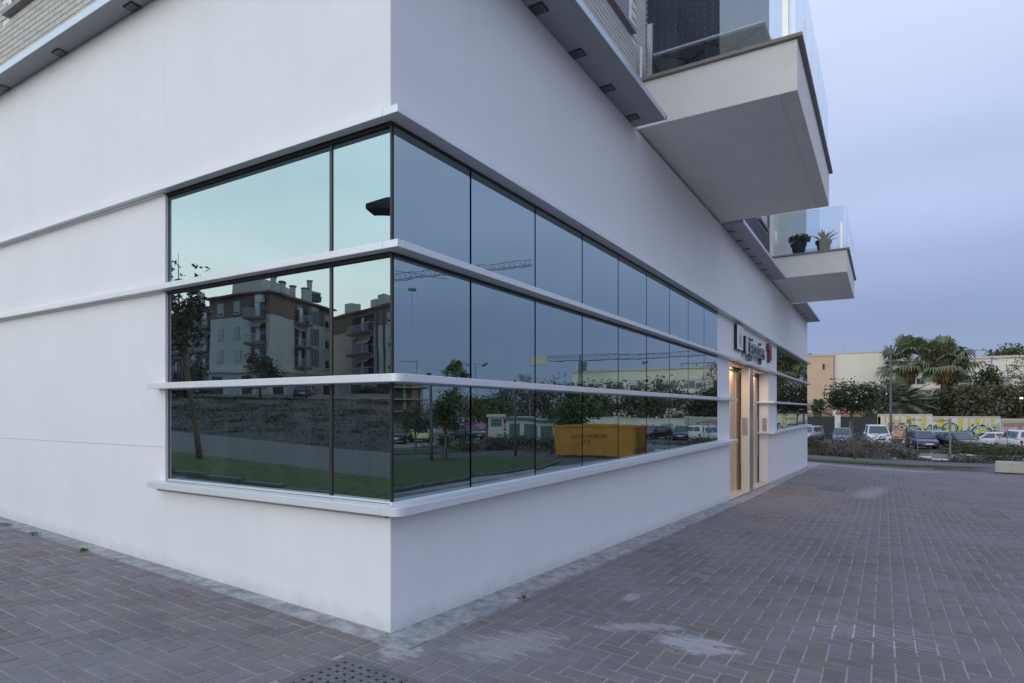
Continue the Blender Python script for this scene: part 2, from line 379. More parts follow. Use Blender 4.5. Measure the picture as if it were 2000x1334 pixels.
def paver_mat(name, mortar=False):
    """clay pavers: per-brick tint, dust, scuffs and two lime spills; the mortar shares the dirt"""
    m = bpy.data.materials.new(name); m.use_nodes = True
    n = m.node_tree.nodes; l = m.node_tree.links; b = n['Principled BSDF']
    g = n.new('ShaderNodeNewGeometry'); P = g.outputs['Position']
    def noise(scale, detail=4, rough=.6, stretch=None):
        src = P
        if stretch:
            q = n.new('ShaderNodeMapping'); q.inputs['Scale'].default_value = stretch; l.new(P, q.inputs[0]); src = q.outputs[0]
        t = n.new('ShaderNodeTexNoise'); l.new(src, t.inputs['Vector']); t.inputs['Scale'].default_value = scale; t.inputs['Detail'].default_value = detail; t.inputs['Roughness'].default_value = rough
        return t.outputs[0]
    def rng(v, a, c, lo=0., hi=1.):
        r = n.new('ShaderNodeMapRange'); r.clamp = True; l.new(v, r.inputs[0])
        r.inputs[1].default_value = a; r.inputs[2].default_value = c; r.inputs[3].default_value = lo; r.inputs[4].default_value = hi; return r.outputs[0]
    def math_(op, a, c):
        k = n.new('ShaderNodeMath'); k.operation = op
        for i, v in enumerate((a, c)):
            if isinstance(v, (int, float)): k.inputs[i].default_value = v
            else: l.new(v, k.inputs[i])
        return k.outputs[0]
    def mix(f, a, c):
        k = n.new('ShaderNodeMix'); k.data_type = 'RGBA'
        if isinstance(f, (int, float)): k.inputs[0].default_value = f
        else: l.new(f, k.inputs[0])
        for i, v in ((6, a), (7, c)):
            if isinstance(v, tuple): k.inputs[i].default_value = (*v, 1)
            else: l.new(v, k.inputs[i])
        return k.outputs[2]
    if mortar:
        base = mix(rng(noise(30), .35, .65), (.30, .30, .305), (.43, .43, .435))
        base = mix(rng(noise(.8), .45, .7, 0, .6), base, (.22, .215, .22))
    else:
        oi = n.new('ShaderNodeObjectInfo')
        f = math_('FRACT', math_('ADD', g.outputs['Random Per Island'], oi.outputs['Random']), 0.)
        r = n.new('ShaderNodeValToRGB'); l.new(f, r.inputs[0])
        stops = [(0, (.128, .102, .102)), (.18, (.166, .144, .145)), (.36, (.148, .108, .100)), (.5, (.184, .170, .174)), (.64, (.124, .112, .119)), (.8, (.182, .150, .120)), (.9, (.158, .122, .100)), (1, (.128, .102, .10))]
        e = r.color_ramp.elements
        while len(e) < len(stops): e.new(.5)
        for el, (p, c) in zip(e, stops): el.position = p; el.color = (*c, 1)
        base = r.outputs[0]
        base = mix(rng(noise(55, 5, .7), .35, .7, 0, .45), base, (.24, .225, .23))
        base = mix(rng(noise(9, 4, .7, (1, .35, 1)), .56, .70, 0, .55), base, (.10, .09, .095))
    # grey dust in broad drifts
    base = mix(rng(noise(.55, 6, .6), .42, .68, 0, .62), base, (.235, .235, .255))
    base = mix(rng(noise(2.3, 6, .7, (1.6, .5, 1)), .58, .75, 0, .5), base, (.29, .30, .32))
    # lime spills: two ragged patches on the paving
    sx = n.new('ShaderNodeSeparateXYZ'); l.new(P, sx.inputs[0])
    nz = noise(6, 8, .82, (2.2, .8, 1))
    base = mix(rng(noise(10, 6, .75, (3.2, .28, 1)), .52, .74, 0, .38), base, (.30, .305, .33))
    base = mix(rng(noise(17, 4, .7, (2.6, .3, 1)), .56, .72, 0, .35), base, (.085, .08, .088))
    def spill(cx, cy, rx, ry, rot, gain):
        a, bb = math.cos(rot), math.sin(rot)
        dx = math_('SUBTRACT', sx.outputs[0], cx); dy = math_('SUBTRACT', sx.outputs[1], cy)
        u = math_('DIVIDE', math_('ADD', math_('MULTIPLY', dx, a), math_('MULTIPLY', dy, bb)), rx)
        v = math_('DIVIDE', math_('SUBTRACT', math_('MULTIPLY', dy, a), math_('MULTIPLY', dx, bb)), ry)
        d = math_('ADD', math_('MULTIPLY', u, u), math_('MULTIPLY', v, v))
        val = math_('ADD', math_('SUBTRACT', 1., d), math_('MULTIPLY', math_('SUBTRACT', nz, .5), 3.2))
        return rng(val, .55, .82, 0, gain)
    for q in SPILLS: base = mix(spill(*q), base, (.50, .52, .55))
    # cement wash dragged across some joints
    wv = n.new('ShaderNodeTexWave'); wv.wave_type = 'BANDS'; wv.bands_direction = 'X'; l.new(P, wv.inputs[0]); wv.inputs['Scale'].default_value = 4.6; wv.inputs['Distortion'].default_value = 1.5; wv.inputs['Detail'].default_value = 3; wv.inputs['Detail Scale'].default_value = .6
    f = math_('MULTIPLY', rng(wv.outputs[1], .80, .95), spill(2.45, -2.85, .55, .75, 0., 1.0))
    base = mix(math_('MULTIPLY', f, .75), base, (.42, .44, .45))
    if mortar: base = mix(spill(2.35, -2.75, .6, .7, 0., .8), base, (.50, .52, .53))
    l.new(base, b.inputs['Base Color'])
    l.new(rng(noise(12), .3, .7, .55, .85), b.inputs['Roughness'])
    bp = n.new('ShaderNodeBump'); bp.inputs['Strength'].default_value = .35; bp.inputs['Distance'].default_value = .006
    l.new(noise(70, 5, .7), bp.inputs['Height']); l.new(bp.outputs[0], b.inputs['Normal'])
    return m
SPILLS = [(1.30, -1.30, .50, .16, -.9, .42), (1.22, -1.78, .30, .42, .3, .58), (2.05, -.98, .22, .10, 0, .5), (-.12, -.22, .35, .22, .5, .5), (.4, -.75, .7, .35, -.4, .3), (16.5, -2.6, 3.5, .5, -.1, .35), (29.0, -2.5, .8, 4.5, 0, .4)]
m_paver = paver_mat('clay_paver'); m_joint = paver_mat('paving_joint', True)
m_slab = M('concrete_strip', (.24, .25, .255), .85, var=.28, scale=9, col2=(.36, .37, .375), bump=.35, bscale=25)

def pathmat():
    m = bpy.data.materials.new('path_paving'); m.use_nodes = True
    n = m.node_tree.nodes; l = m.node_tree.links; b = n['Principled BSDF']
    g = n.new('ShaderNodeNewGeometry')
    br = n.new('ShaderNodeTexBrick'); l.new(g.outputs['Position'], br.inputs['Vector'])
    br.inputs['Scale'].default_value = 1.; br.inputs['Brick Width'].default_value = .27; br.inputs['Row Height'].default_value = .135; br.inputs['Mortar Size'].default_value = .006
    br.inputs['Color1'].default_value = (.125, .115, .12, 1); br.inputs['Color2'].default_value = (.105, .096, .10, 1); br.inputs['Mortar'].default_value = (.20, .20, .20, 1)
    t = n.new('ShaderNodeTexNoise'); l.new(g.outputs['Position'], t.inputs['Vector']); t.inputs['Scale'].default_value = .7; t.inputs['Detail'].default_value = 5
    mx = n.new('ShaderNodeMix'); mx.data_type = 'RGBA'; mx.blend_type = 'MULTIPLY'; mx.inputs[0].default_value = .5
    l.new(br.outputs[0], mx.inputs[6]); l.new(t.outputs[1], mx.inputs[7]); l.new(br.outputs[0], b.inputs['Base Color'])
    b.inputs['Roughness'].default_value = .85
    return m
m_path = pathmat()

# ------------------------------------------------------------------ the ground
sheet('ground', -900, 1400, -1400, 1400, -.03, m_dirt)
pavement = sheet('pavement', -4.6, 30.2, -9.6, 17, 0., m_joint)
sheet('side_road', -14, 38, -27, -9.6, -.004, m_asphalt)
sheet('street', 51.5, 66.2, -75, 45, -.012, m_asphalt)
sheet('scrub_bank', -45, -7.4, -4, 75, -.015, m_bank)
sheet('side_path', -7.4, -4.55, -4, 60, .008, m_path)
ribbon('grass_verge', [(30.6, 12), (30.6, 2), (31.2, -1), (32.6, -4.2), (33.6, -7.2)], [(33.0, 12), (32.9, 2), (33.1, -1), (33.8, -4.2), (33.8, -7.2)], .03, m_grass)
ribbon('path', [(30.2, 14), (30.2, 0), (30.2, -8), (30.4, -14)], [(37.0, 14), (37.0, 1), (40.0, -8), (42, -14)], .004, m_path)
ribbon('gravel_track', [(41.0, -1.5), (41.2, -4), (42.4, -9), (43, -22)], [(47.5, -3.2), (47.6, -5), (48.6, -10), (51, -22)], .0, m_gravel)
verge = ribbon('lawn', [(-3.1, 1), (-3.1, 6), (-3.1, 14), (-3.1, 40)], [(-4.55, 1), (-4.55, 6), (-4.55, 14), (-4.55, 40)], .05, m_grass)
LF = [(5.2, -9.7), (6.6, -7.9), (8.5, -7.5), (10.9, -8.1), (13.0, -8.4), (15.8, -8.6), (18.9, -9.2), (22.6, -10.4), (25.4, -11.6)]
LB = [(7.5, -11.5), (10, -13.4), (13, -14.4), (17.3, -15.3), (20, -16.2), (21.5, -16.2), (22.8, -15.2), (23.6, -13.6), (25.6, -11.8)]
lawn2 = ribbon('front_lawn', LF, LB, .05, m_grass, 40, 10)
ribbon('far_lawn', [(18, -19.5), (24, -20.2), (29, -19.4)], [(19, -22.5), (25, -23.5), (30, -22)], .03, m_grass)

def kerb(name, pts, wdt=.12, h=.075, step=.85):
    root = tag(empty(name, (pts[0][0], pts[0][1], G(*pts[0]))), kind='structure')
    for (a, b) in zip(pts, pts[1:]):
        d = math.dist(a, b); n = max(1, round(d / step)); ux = ((b[0] - a[0]) / d, (b[1] - a[1]) / d); uy = (-ux[1], ux[0])
        for i in range(n):
            t = (i + .5) / n; c = (a[0] + (b[0] - a[0]) * t, a[1] + (b[1] - a[1]) * t); z = G(*c)
            MB().obox(c, ux, uy, d / n / 2 - .006, wdt / 2, z - .1, z + h + rnd.uniform(-.004, .004)).build('kerb_stone', m_kerb, root, bevel=.015)
    return root
kerb('lawn_kerb', [(-3.03, 1), (-3.03, 6), (-3.03, 14), (-3.03, 26)], step=1.0)
kerb('front_lawn_kerb', [(p[0], p[1] + .05) for p in LF], step=1.0)

# herringbone pavers
PW = .135; X0, Y0 = -.16, -.29
GRATES = [(-1.10, -.47, -.70, -.06), (15.7, 17.2, -2.0, -1.35), (12.6, 14.0, -5.1, -4.55)]
bricks = []
def clip(x0, x1, y0, y1):
    cx, cy = (x0 + x1) / 2, (y0 + y1) / 2
    if x1 > X0 and y1 > Y0:
        if cx > X0 and cy > Y0: 
            # over the concrete strip or the building
            if cx - X0 < cy - Y0: x1 = X0 - .004
            else: y1 = Y0 - .004
        elif cx > X0: y1 = min(y1, Y0 - .004)
        elif cy > Y0: x1 = min(x1, X0 - .004)
    for a, b_, c, d in GRATES:
        if x1 > a and x0 < b_ and y1 > c and y0 < d:
            ov = [(x1 - a, 0), (b_ - x0, 1), (y1 - c, 2), (d - y0, 3)]
            k = min(ov)[1]
            if k == 0: x1 = a - .006
            elif k == 1: x0 = b_ + .006
            elif k == 2: y1 = c - .006
            else: y0 = d + .006
    return x0, x1, y0, y1
def px(x, y, z):
    a, b_ = x - CAM[0], y - CAM[1]
    t = a * math.cos(YAW) + b_ * math.sin(YAW); l_ = a * math.sin(YAW) - b_ * math.cos(YAW)
    return (1000 + 1202 * l_ / t, 800 - 1202 * (z - CAM[2]) / t, t) if t > .3 else (-9999, 0, t)
gx, gy = .0125, .0115
for i in range(int(-11 / PW), int(30.2 / PW)):
    for j in range(int(-9.4 / PW), int(13 / PW)):
        k = (i + j) % 4
        if k == 0: r_ = (i * PW, (i + 2) * PW, j * PW, (j + 1) * PW)
        elif k == 2: r_ = (i * PW, (i + 1) * PW, j * PW, (j + 2) * PW)
        else: continue
        cx, cy = (r_[0] + r_[1]) / 2, (r_[2] + r_[3]) / 2
        if cx > 0 and cy > 0 and cx < 26.7: continue
        if cx > X0 + .14 and cy > Y0 + .14 and cx < 26.8: continue
        if cx > 26.75 and cy > 9: continue
        if -4.8 < cx < -2.94 and cy > .9: continue
        if cx < -4.5 and cy > -4: continue
        if cx > 5 and cy < -7.2 - .08 * max(0, cx - 9) : continue
        x0, x1, y0, y1 = clip(*r_)
        if x1 - x0 < .025 or y1 - y0 < .025: continue
        bricks.append((x0, x1, y0, y1, 0 if (x0, x1, y0, y1) == r_ and k == 0 else 1 if (x0, x1, y0, y1) == r_ else 2))
TOP = .0030
def bricktpl(lx, ly):
    c = .004; hx, hy = lx / 2 - gy / 2, ly / 2 - gx / 2
    return [(-hx, -hy, -.02), (hx, -hy, -.02), (hx, hy, -.02), (-hx, hy, -.02), (-hx, -hy, TOP - .0015), (hx, -hy, TOP - .0015), (hx, hy, TOP - .0015), (-hx, hy, TOP - .0015),
            (-hx + c, -hy + c, TOP), (hx - c, -hy + c, TOP), (hx - c, hy - c, TOP), (-hx + c, hy - c, TOP)]
BF = [(0, 1, 5, 4), (1, 2, 6, 5), (2, 3, 7, 6), (3, 0, 4, 7), (4, 5, 9, 8), (5, 6, 10, 9), (6, 7, 11, 10), (7, 4, 8, 11), (8, 9, 10, 11)]
ranked = []
for bi, (x0, x1, y0, y1, kd) in enumerate(bricks):
    cx, cy = (x0 + x1) / 2, (y0 + y1) / 2
    if kd < 2:
        u, v, t = px(cx, cy, G(cx, cy))
        if -20 < u < 2020 and v < 1350: ranked.append((t, bi))
ranked.sort(); single = {bi for _, bi in ranked[:300]}
tpl = []
for kd, (a, b_) in enumerate(((2 * PW, PW), (PW, 2 * PW))):
    me = bpy.data.meshes.new('brick'); me.from_pydata(bricktpl(a, b_), [], BF); me.materials.append(m_paver); tpl.append(me)
VV = []; FF = []; nb = 0
for bi, (x0, x1, y0, y1, kd) in enumerate(bricks):
    cx, cy = (x0 + x1) / 2, (y0 + y1) / 2
    e = .02
    sxx = (G(cx + e, cy) - G(cx - e, cy)) / (2 * e); syy = (G(cx, cy + e) - G(cx, cy - e)) / (2 * e)
    dz = rnd.uniform(-.0009, .0012); ax, ay = rnd.gauss(0, .004), rnd.gauss(0, .004)
    ra = rnd.gauss(0, .012)
    if bi in single:
        o = bpy.data.objects.new('brick', tpl[kd]); COL.objects.link(o); o.parent = pavement
        zx = Vector((1, 0, sxx + ax)).normalized(); zn = zx.cross(Vector((0, 1, syy + ay)).normalized()).normalized(); zy = zn.cross(zx)
        mt = Matrix((zx, zy, zn)).transposed().to_4x4() @ Matrix.Rotation(ra, 4, 'Z'); mt.translation = (cx, cy, G(cx, cy) + dz)
        o.matrix_local = mt
    else:
        T = bricktpl(x1 - x0 if kd == 2 else (2 * PW, PW)[kd], y1 - y0 if kd == 2 else (PW, 2 * PW)[kd])
        z = G(cx, cy) + dz
        ca, sa = math.cos(ra), math.sin(ra)
        VV += [(cx + p[0] * ca - p[1] * sa, cy + p[0] * sa + p[1] * ca, z + p[2] + p[0] * (sxx + ax) + p[1] * (syy + ay)) for p in T]
        FF += [tuple(q + nb for q in f) for f in BF]; nb += 12
tag(mesh_np('brick_field', VV, FF, m_paver, pavement), kind='stuff')

# concrete strip along the foot of the walls
def slab(x0, x1, y0, y1):
    m = MB(); z = .012
    xs = sorted({x0, x1, *[a for a, _ in ZX if x0 < a < x1]})
    for a, b_ in zip(xs, xs[1:]):
        m.add([(a, y0, G(a, y0) - .05), (b_, y0, G(b_, y0) - .05), (b_, y1, G(b_, y1) - .05), (a, y1, G(a, y1) - .05), (a, y0, G(a, y0) + z), (b_, y0, G(b_, y0) + z), (b_, y1, G(b_, y1) + z), (a, y1, G(a, y1) + z)],
              [(4, 5, 6, 7), (0, 1, 5, 4), (1, 2, 6, 5), (2, 3, 7, 6), (3, 0, 4, 7)])
    m.build('concrete_slab', m_slab, pavement, fix=False)
a = -.15
while a < 10.8:
    slab(a, min(a + 1.05, 10.8) - .006, -.28, .005); a += 1.05
a = 16.2
while a < 26.9: slab(a, min(a + 1.2, 26.95) - .006, -.28, .005); a += 1.2
a = .01
while a < 13: slab(-.15, .005, a, a + 1.05 - .006); a += 1.05

# cast drain covers
def grate(x0, x1, y0, y1, label, nx, ny):
    zc = G((x0 + x1) / 2, (y0 + y1) / 2)
    r = empty('drain_cover', ((x0 + x1) / 2, (y0 + y1) / 2, zc), 0, label, 'drain cover')
    def P(x, y, d): return (x, y, G(x, y) + d)
    m = MB(); f = .035
    def bx(m, a, b_, c, d, z0, z1):
        m.add([P(a, c, z0), P(b_, c, z0), P(b_, d, z0), P(a, d, z0), P(a, c, z1), P(b_, c, z1), P(b_, d, z1), P(a, d, z1)], [(0, 3, 2, 1), (4, 5, 6, 7), (0, 1, 5, 4), (1, 2, 6, 5), (2, 3, 7, 6), (3, 0, 4, 7)])
    bx(m, x0, x1, y0, y0 + f, -.05, .012); bx(m, x0, x1, y1 - f, y1, -.05, .012); bx(m, x0, x0 + f, y0 + f, y1 - f, -.05, .012); bx(m, x1 - f, x1, y0 + f, y1 - f, -.05, .012)
    m.build('frame', m_iron, r)
    m = MB(); bx(m, x0 + f, x1 - f, y0 + f, y1 - f, .0015, .003); m.build('pit_shade', m_blackhole, r)  # thin black sheet under the bars paints the shade of the pit
    m = MB(); X = x1 - x0 - 2 * f; Y = y1 - y0 - 2 * f
    for i in range(nx + 1):
        a = x0 + f + X * i / nx; h = X / nx * .30; bx(m, max(a - h, x0 + f), min(a + h, x1 - f), y0 + f, y1 - f, .003, .0105)
    for j in range(ny + 1):
        a = y0 + f + Y * j / ny; h = Y / ny * .30
        for i in range(nx):
            q = x0 + f + X * i / nx; hh = X / nx * .30; bx(m, q + hh, q + X / nx - hh, max(a - h, y0 + f), min(a + h, y1 - f), .003, .0105)
    m.build('grid', m_iron, r)
grate(*GRATES[0], 'square cast iron drain cover with rows of square holes, by the building corner', 9, 9)
grate(*GRATES[1], 'long dark drain cover set in the paving in front of the lit doorway', 14, 6)
grate(*GRATES[2], 'dark rectangular drain cover out in the middle of the open plaza', 12, 5)

# ------------------------------------------------------------------ the corner building
B = empty('corner_building', (0, 0, 0), 0, 'white rendered corner building with a band of mirror windows and glass balconies', 'building')
LX = 26.7
core = MB()
for (a, b_, c, d, e_, f) in (
    (.02, .3, 2.75, 14, -1, 5.38), (.02, .3, .3, 2.75, -1, .80), (.02, .3, .3, 2.75, 3.58, 5.38),
    (.02, 10.82, .02, .3, -1.6, .80), (9.66, 10.82, .02, .3, .80, 3.58), (.02, LX - .02, .02, .3, 3.58, 5.38),
    (10.82, 16.19, .02, .3, 2.69, 3.58), (16.19, 17.69, .03, 1.9, -2, 2.69), (16.19, 17.69, .03, .3, 2.69, 3.58), (17.69, LX - .02, .02, .3, -2, .80),
    (LX - .3, LX - .02, .3, 14, -2, 5.38), (.3, LX - .3, 13.7, 14, -2, 5.38), (.3, LX - .3, .3, 13.7, 5.2, 5.37), (10.4, 10.8, .3, 1.9, -1.6, 2.69)):
    core.box(a, b_, c, d, e_, f)
core.build('core', m_plaster, B)
MB().box(.05, .3, .02, 2.74, .80, 3.58).build('glazing_back', m_black, B)
MB().box(.3, 9.65, .03, .3, .80, 3.58).build('glazing_back', m_black, B)
MB().box(17.70, 26.6, .03, .3, .80, 3.58).build('glazing_back', m_black, B)
# render panels, hairline joints between them
def panel_r(a, b_, z0, z1): MB().box(a + .0006, b_ - .0006, 0, .02, z0, z1).build('wall_panel', m_plaster, B)
def panel_l(a, b_, z0, z1): MB().box(0, .02, a + .0006, b_ - .0006, z0, z1).build('wall_panel', m_plaster, B)
xs = [0.0, 1.65, 4.22, 6.8, 9.38, 10.82]
for a, b_ in zip(xs, xs[1:]): panel_r(a + (.0 if a else -.0006), b_, -1.6, .835)
for a, b_ in zip([0, 1.65, 4.22, 6.8, 9.38, 11.9, 14.5, 17.1, 19.7, 22.3, 24.9], [1.65, 4.22, 6.8, 9.38, 11.9, 14.5, 17.1, 19.7, 22.3, 24.9, LX]): panel_r(a if a else -.0006, b_, 3.59, 5.38)
panel_r(9.66, 10.82, .90, 3.535)
panel_r(10.82, 13.5, 2.69, 3.535); panel_r(13.5, 16.19, 2.69, 3.535); panel_r(16.19, 17.69, .9, 3.535); panel_r(16.19, 17.69, -2, .835)
for a, b_ in ((17.69, 20.3), (20.3, 22.9), (22.9, LX)): panel_r(a, b_, -2, .835)
ys = [.02, 2.75, 4.2, 6.75, 9.3, 14]
for a, b_ in zip(ys, ys[1:]):
    panel_l(a, b_, 3.59, 5.38)
    if a > 2:
        panel_l(a, b_, 2.69, 3.53); panel_l(a, b_, 1.205, 2.635); panel_l(a, b_, -1, 1.202)
    else: panel_l(a, b_, -1, .835)
MB().box(LX - .02, LX, .02, 14, -2, 5.38).build('wall_panel', m_plaster, B)

# ledges: folded aluminium, 2 m lengths with a hairline between them
def ledge_r(x0, x1, d, z0, z1):
    a = x0
    while a < x1 - .01:
        e_ = min(a + 2.18, x1); MB().box(a, e_ - .002, -d, .0, z0, z1).build('ledge', m_ledge, B, bevel=.004); a = e_
def ledge_l(y0, y1, d, z0, z1):
    a = y0
    while a < y1 - .01:
        e_ = min(a + 1.9, y1); MB().box(-d, .0, a, e_ - .002, z0, z1).build('ledge', m_ledge, B, bevel=.004); a = e_
for z0, z1 in ((3.536, 3.590), (2.638, 2.690)):
    ledge_r(0.002, 26.82, .135, z0, z1); ledge_l(.002, 14, .08, z0, z1)
    MB().prism([(0, 0), (-.08, 0), (-.08, -.135), (0, -.135)], z0, z1).build('ledge', m_ledge, B, bevel=.003)
    MB().box(-.03, .0, 2.75, 14, z0 - .012, z0 - .001).build('drip_trim', m_ledge, B)
for z0, z1 in ((1.737, 1.791), (.837, .898)):
    ledge_r(.002, 10.86, .17, z0, z1); ledge_l(.002, 2.86, .11, z0, z1)
    arc = [(-.04 - .07 * math.cos(t), -.10 - .07 * math.sin(t)) for t in [math.pi / 2 * i / 8 for i in range(9)]]
    MB().prism([(0, 0), (-.11, 0)] + arc + [(0, -.17)], z0, z1).build('ledge', m_ledge, B, bevel=.003)
    ledge_r(16.06, 26.82, .17, z0, z1)
    MB().box(16.06, 16.188, .0, .30, z0, z1).build('ledge', m_ledge, B, bevel=.003)
MB().box(-.05, 0, 0.0, 2.8, .81, .836).build('drip_trim', m_canopy, B)
MB().box(0.0, 10.82, -.05, 0, .812, .836).build('drip_trim', m_canopy, B)

# mirror glazing
MX = [0.0] + [0.95 + 1.0888 * i for i in range(9)]
MX2 = [17.70, 18.94, 20.06, 21.30, 22.66, 24.0, 25.28, 26.62]
ROWS = [(.915, 1.737), (1.80, 2.612), (2.70, 3.511)]
def pane(pts_box, tilt):
    m = MB().box(*pts_box); o = m.build('window_pane', m_mirror, B, bevel=0)
    c = Vector(((pts_box[0] + pts_box[1]) / 2, (pts_box[2] + pts_box[3]) / 2, (pts_box[4] + pts_box[5]) / 2))
    for v in o.data.vertices: v.co -= c
    o.location = c; o.rotation_euler = (tilt[0], tilt[1], tilt[2])
for z0, z1 in ROWS:
    for a, b_ in zip(MX, MX[1:]):
        pane((a + (.012 if a else .03), b_ - .012, -.004, .006, z0, z1), (rnd.gauss(0, .0008), 0, rnd.gauss(0, .0010)))
    for a, b_ in zip(MX2, MX2[1:]):
        pane((a + .012, b_ - .012, -.004, .006, z0, z1), (rnd.gauss(0, .001), 0, rnd.gauss(0, .0012)))
    for a, b_ in ((.004, .592), (.624, 2.735)):
        pane((.028, .038, a, b_, z0, z1), (0, rnd.gauss(0, .0006), rnd.gauss(0, .0006)))
    MB().box(.020, .045, .594, .622, z0 - .01, z1 + .02).build('mullion', m_mull, B)
    MB().box(.026, .05, 2.735, 2.75, z0 - .01, z1 + .02).build('mullion', m_mull, B)
    # base channel, head gasket
    MB().box(.0, 9.66, -.012, .008, z0 - .018, z0 - .002).build('glazing_channel', m_ledge, B)
    MB().box(17.70, 26.62, -.012, .008, z0 - .018, z0 - .002).build('glazing_channel', m_ledge, B)
    MB().box(.018, .04, .0, 2.75, z0 - .018, z0 - .002).build('glazing_channel', m_ledge, B)
for z in (2.612, 3.511):
    MB().box(.0, 9.66, -.01, .02, z + .002, z + .025).build('head_gasket', m_dark, B)
    MB().box(17.70, 26.62, -.01, .02, z + .002, z + .025).build('head_gasket', m_dark, B)
    MB().box(.012, .04, .0, 2.75, z + .002, z + .025).build('head_gasket', m_dark, B)
MB().box(.008, .03, -.002, .012, .90, 3.53).build('corner_gasket', m_dark, B)

# sheet-metal canopy and its downlights
def canopy(x0, x1, y0, y1, edge):
    c = MB().box(x0, x1, y0, y1, 5.382, 5.425).build('canopy', m_canopy, B)
    return c
canopy(-.205, .0, -.43, 14, 'l'); canopy(0.002, 4.80, -.43, .0, 'r'); canopy(10.02, 16.42, -.43, .0, 'r'); canopy(21.45, 26.65, -.5, .0, 'r')
MB().box(-.213, -.205, -.438, 14, 5.38, 5.455).build('canopy_edge', m_fascia, B)
for a, b_, d in ((-.205, 4.8, .43), (10.02, 16.42, .43), (21.45, 26.65, .5)):
    MB().box(a, b_, -d - .008, -d, 5.38, 5.455).build('canopy_edge', m_fascia, B)
MB().box(4.80, 4.812, -.44, -.02, 5.378, 5.43).build('canopy_edge', m_canopy, B)
MB().box(-.004, -.0, 0, 14, 5.37, 5.381).build('shadow_bead', m_fascia, B); MB().box(0, 26.6, -.004, -.0, 5.37, 5.381).build('shadow_bead', m_fascia, B)
MB().box(4.80, 4.93, -.415, -.395, 5.435, 5.475).build('bracket', m_black, B); MB().box(16.42, 16.52, -.415, -.395, 5.435, 5.475).build('bracket', m_black, B)
for y in (1.77, 3.21, 4.66, 6.07, 7.5, 9.0):
    r = MB().box(-.105, -.012, y - .075, y + .075, 5.372, 5.3815).build('downlight', m_plastic, B)
    MB().box(-.095, -.022, y - .065, y + .065, 5.3705, 5.3718).build('lens', m_glassdark, r)
for x in (.3, 1.1, 1.97, 2.84, 3.68, 4.53, 10.6, 11.45, 12.3, 13.15, 14.0, 14.85, 15.7, 22, 23, 24, 25):
    r = MB().box(x - .075, x + .075, -.155, -.012, 5.372, 5.3815).build('downlight', m_plastic, B)
    MB().box(x - .065, x + .065, -.145, -.022, 5.3705, 5.3718).build('lens', m_glassdark, r)

# upper storey: brick skins. every brick is a piece; the largest in view stand alone
up_ = MB()
up_.box(.042, .3, .3, 14, 5.425, 14); up_.box(.042, 5.34, .042, .3, 5.425, 14); up_.box(5.04, 5.34, .3, 1.9, 5.425, 14)
up_.build('upper_wall', m_mortar, B)
up2 = MB(); up2.box(10.01, 16.5, .042, .3, 5.425, 14); up2.box(10.01, 10.3, .3, 1.9, 5.425, 14)
up2.build('upper_wall', m_mortard, B)
up3 = MB(); up3.box(21.45, 26.6, .03, .3, 5.425, 14); up3.box(5.34, 10.0, 1.6, 1.9, 5.4, 14); up3.box(16.5, 21.45, 1.2, 1.9, 5.4, 14); up3.box(21.45, 21.7, .3, 1.3, 5.425, 14); up3.box(16.2, 16.5, .3, 1.3, 5.425, 14)
up3.box(.3, 26.4, 2.0, 13.8, 13.0, 13.6)
up3.build('upper_wall', m_balc, B)
BL, BH, GAP = .31, .064, .011
wallb = []        # (axis, a0, a1, z0, z1, plane, dark)
def course(axis, a0, a1, z0, z1, holes, dark):
    k = 0; z = z0
    while z + BH - GAP <= z1:
        a = a0 - (BL / 2 if k % 2 else 0)
        while a < a1:
            p, q = max(a, a0), min(a + BL - GAP, a1)
            if q - p > .03 and not any(p < h[1] and q > h[0] and z < h[3] and z + BH > h[2] for h in holes):
                wallb.append((axis, p, q, z, z + BH - GAP, dark))
            a += BL
        z += BH; k += 1
WL = (4.4, 6.16, 6.29, 9.5); WR = (3.0, 4.78, 6.62, 9.5)
course('L', .03, 8.2, 5.43, 7.4, [WL], 0)
course('R', .03, 5.34, 5.43, 8.4, [WR], 0)
course('R', 10.01, 16.5, 5.43, 7.6, [(14.6, 16.0, 6.7, 9.5)], 1)
course('F', .03, 1.6, 7.0, 11.2, [], 1)
def wb_box(m, t):
    ax, p, q, z0, z1, dk = t
    if ax == 'L': m.box(.03, .05, p, q, z0, z1)
    elif ax == 'R': m.box(p, q, .03, .05, z0, z1)
    else: m.box(9.998, 10.02, p, q, z0, z1)
def wb_c(t):
    ax, p, q, z0, z1, dk = t; c = (p + q) / 2
    return (.03, c, z0) if ax == 'L' else (c, .03, z0) if ax == 'R' else (10, c, z0)
for dk, nm, mt in ((0, 'brick', m_creambrick), (1, 'slate_brick', m_darkbrick)):
    lst = [t for t in wallb if t[5] == dk]
    sc_ = []
    for t in lst:
        u, v, d = px(*wb_c(t))
        sc_.append((0 if (-20 < u < 2000 and -25 < v < 800 and d > 0) else 1, d, t))
    sc_.sort(key=lambda q: (q[0], q[1]))
    shared = {}
    for _, _, t in sc_[:300]:
        key = (t[0], round(t[2] - t[1], 3))
        c = Vector(wb_c(t))
        if key not in shared:
            m = MB(); wb_box(m, t); m.v = [tuple(Vector(p) - c) for p in m.v]; o = m.build(nm, mt, B, local=True); shared[key] = o.data
        else:
            o = bpy.data.objects.new(nm, shared[key]); COL.objects.link(o); o.parent = B
        o.location = c + Vector((0, 0, rnd.uniform(-.001, .001)))
    if len(sc_) > 300:
        m = MB()
        for _, _, t in sc_[300:]: wb_box(m, t)
        tag(m.build(nm + '_field', mt, B, fix=False), kind='stuff')
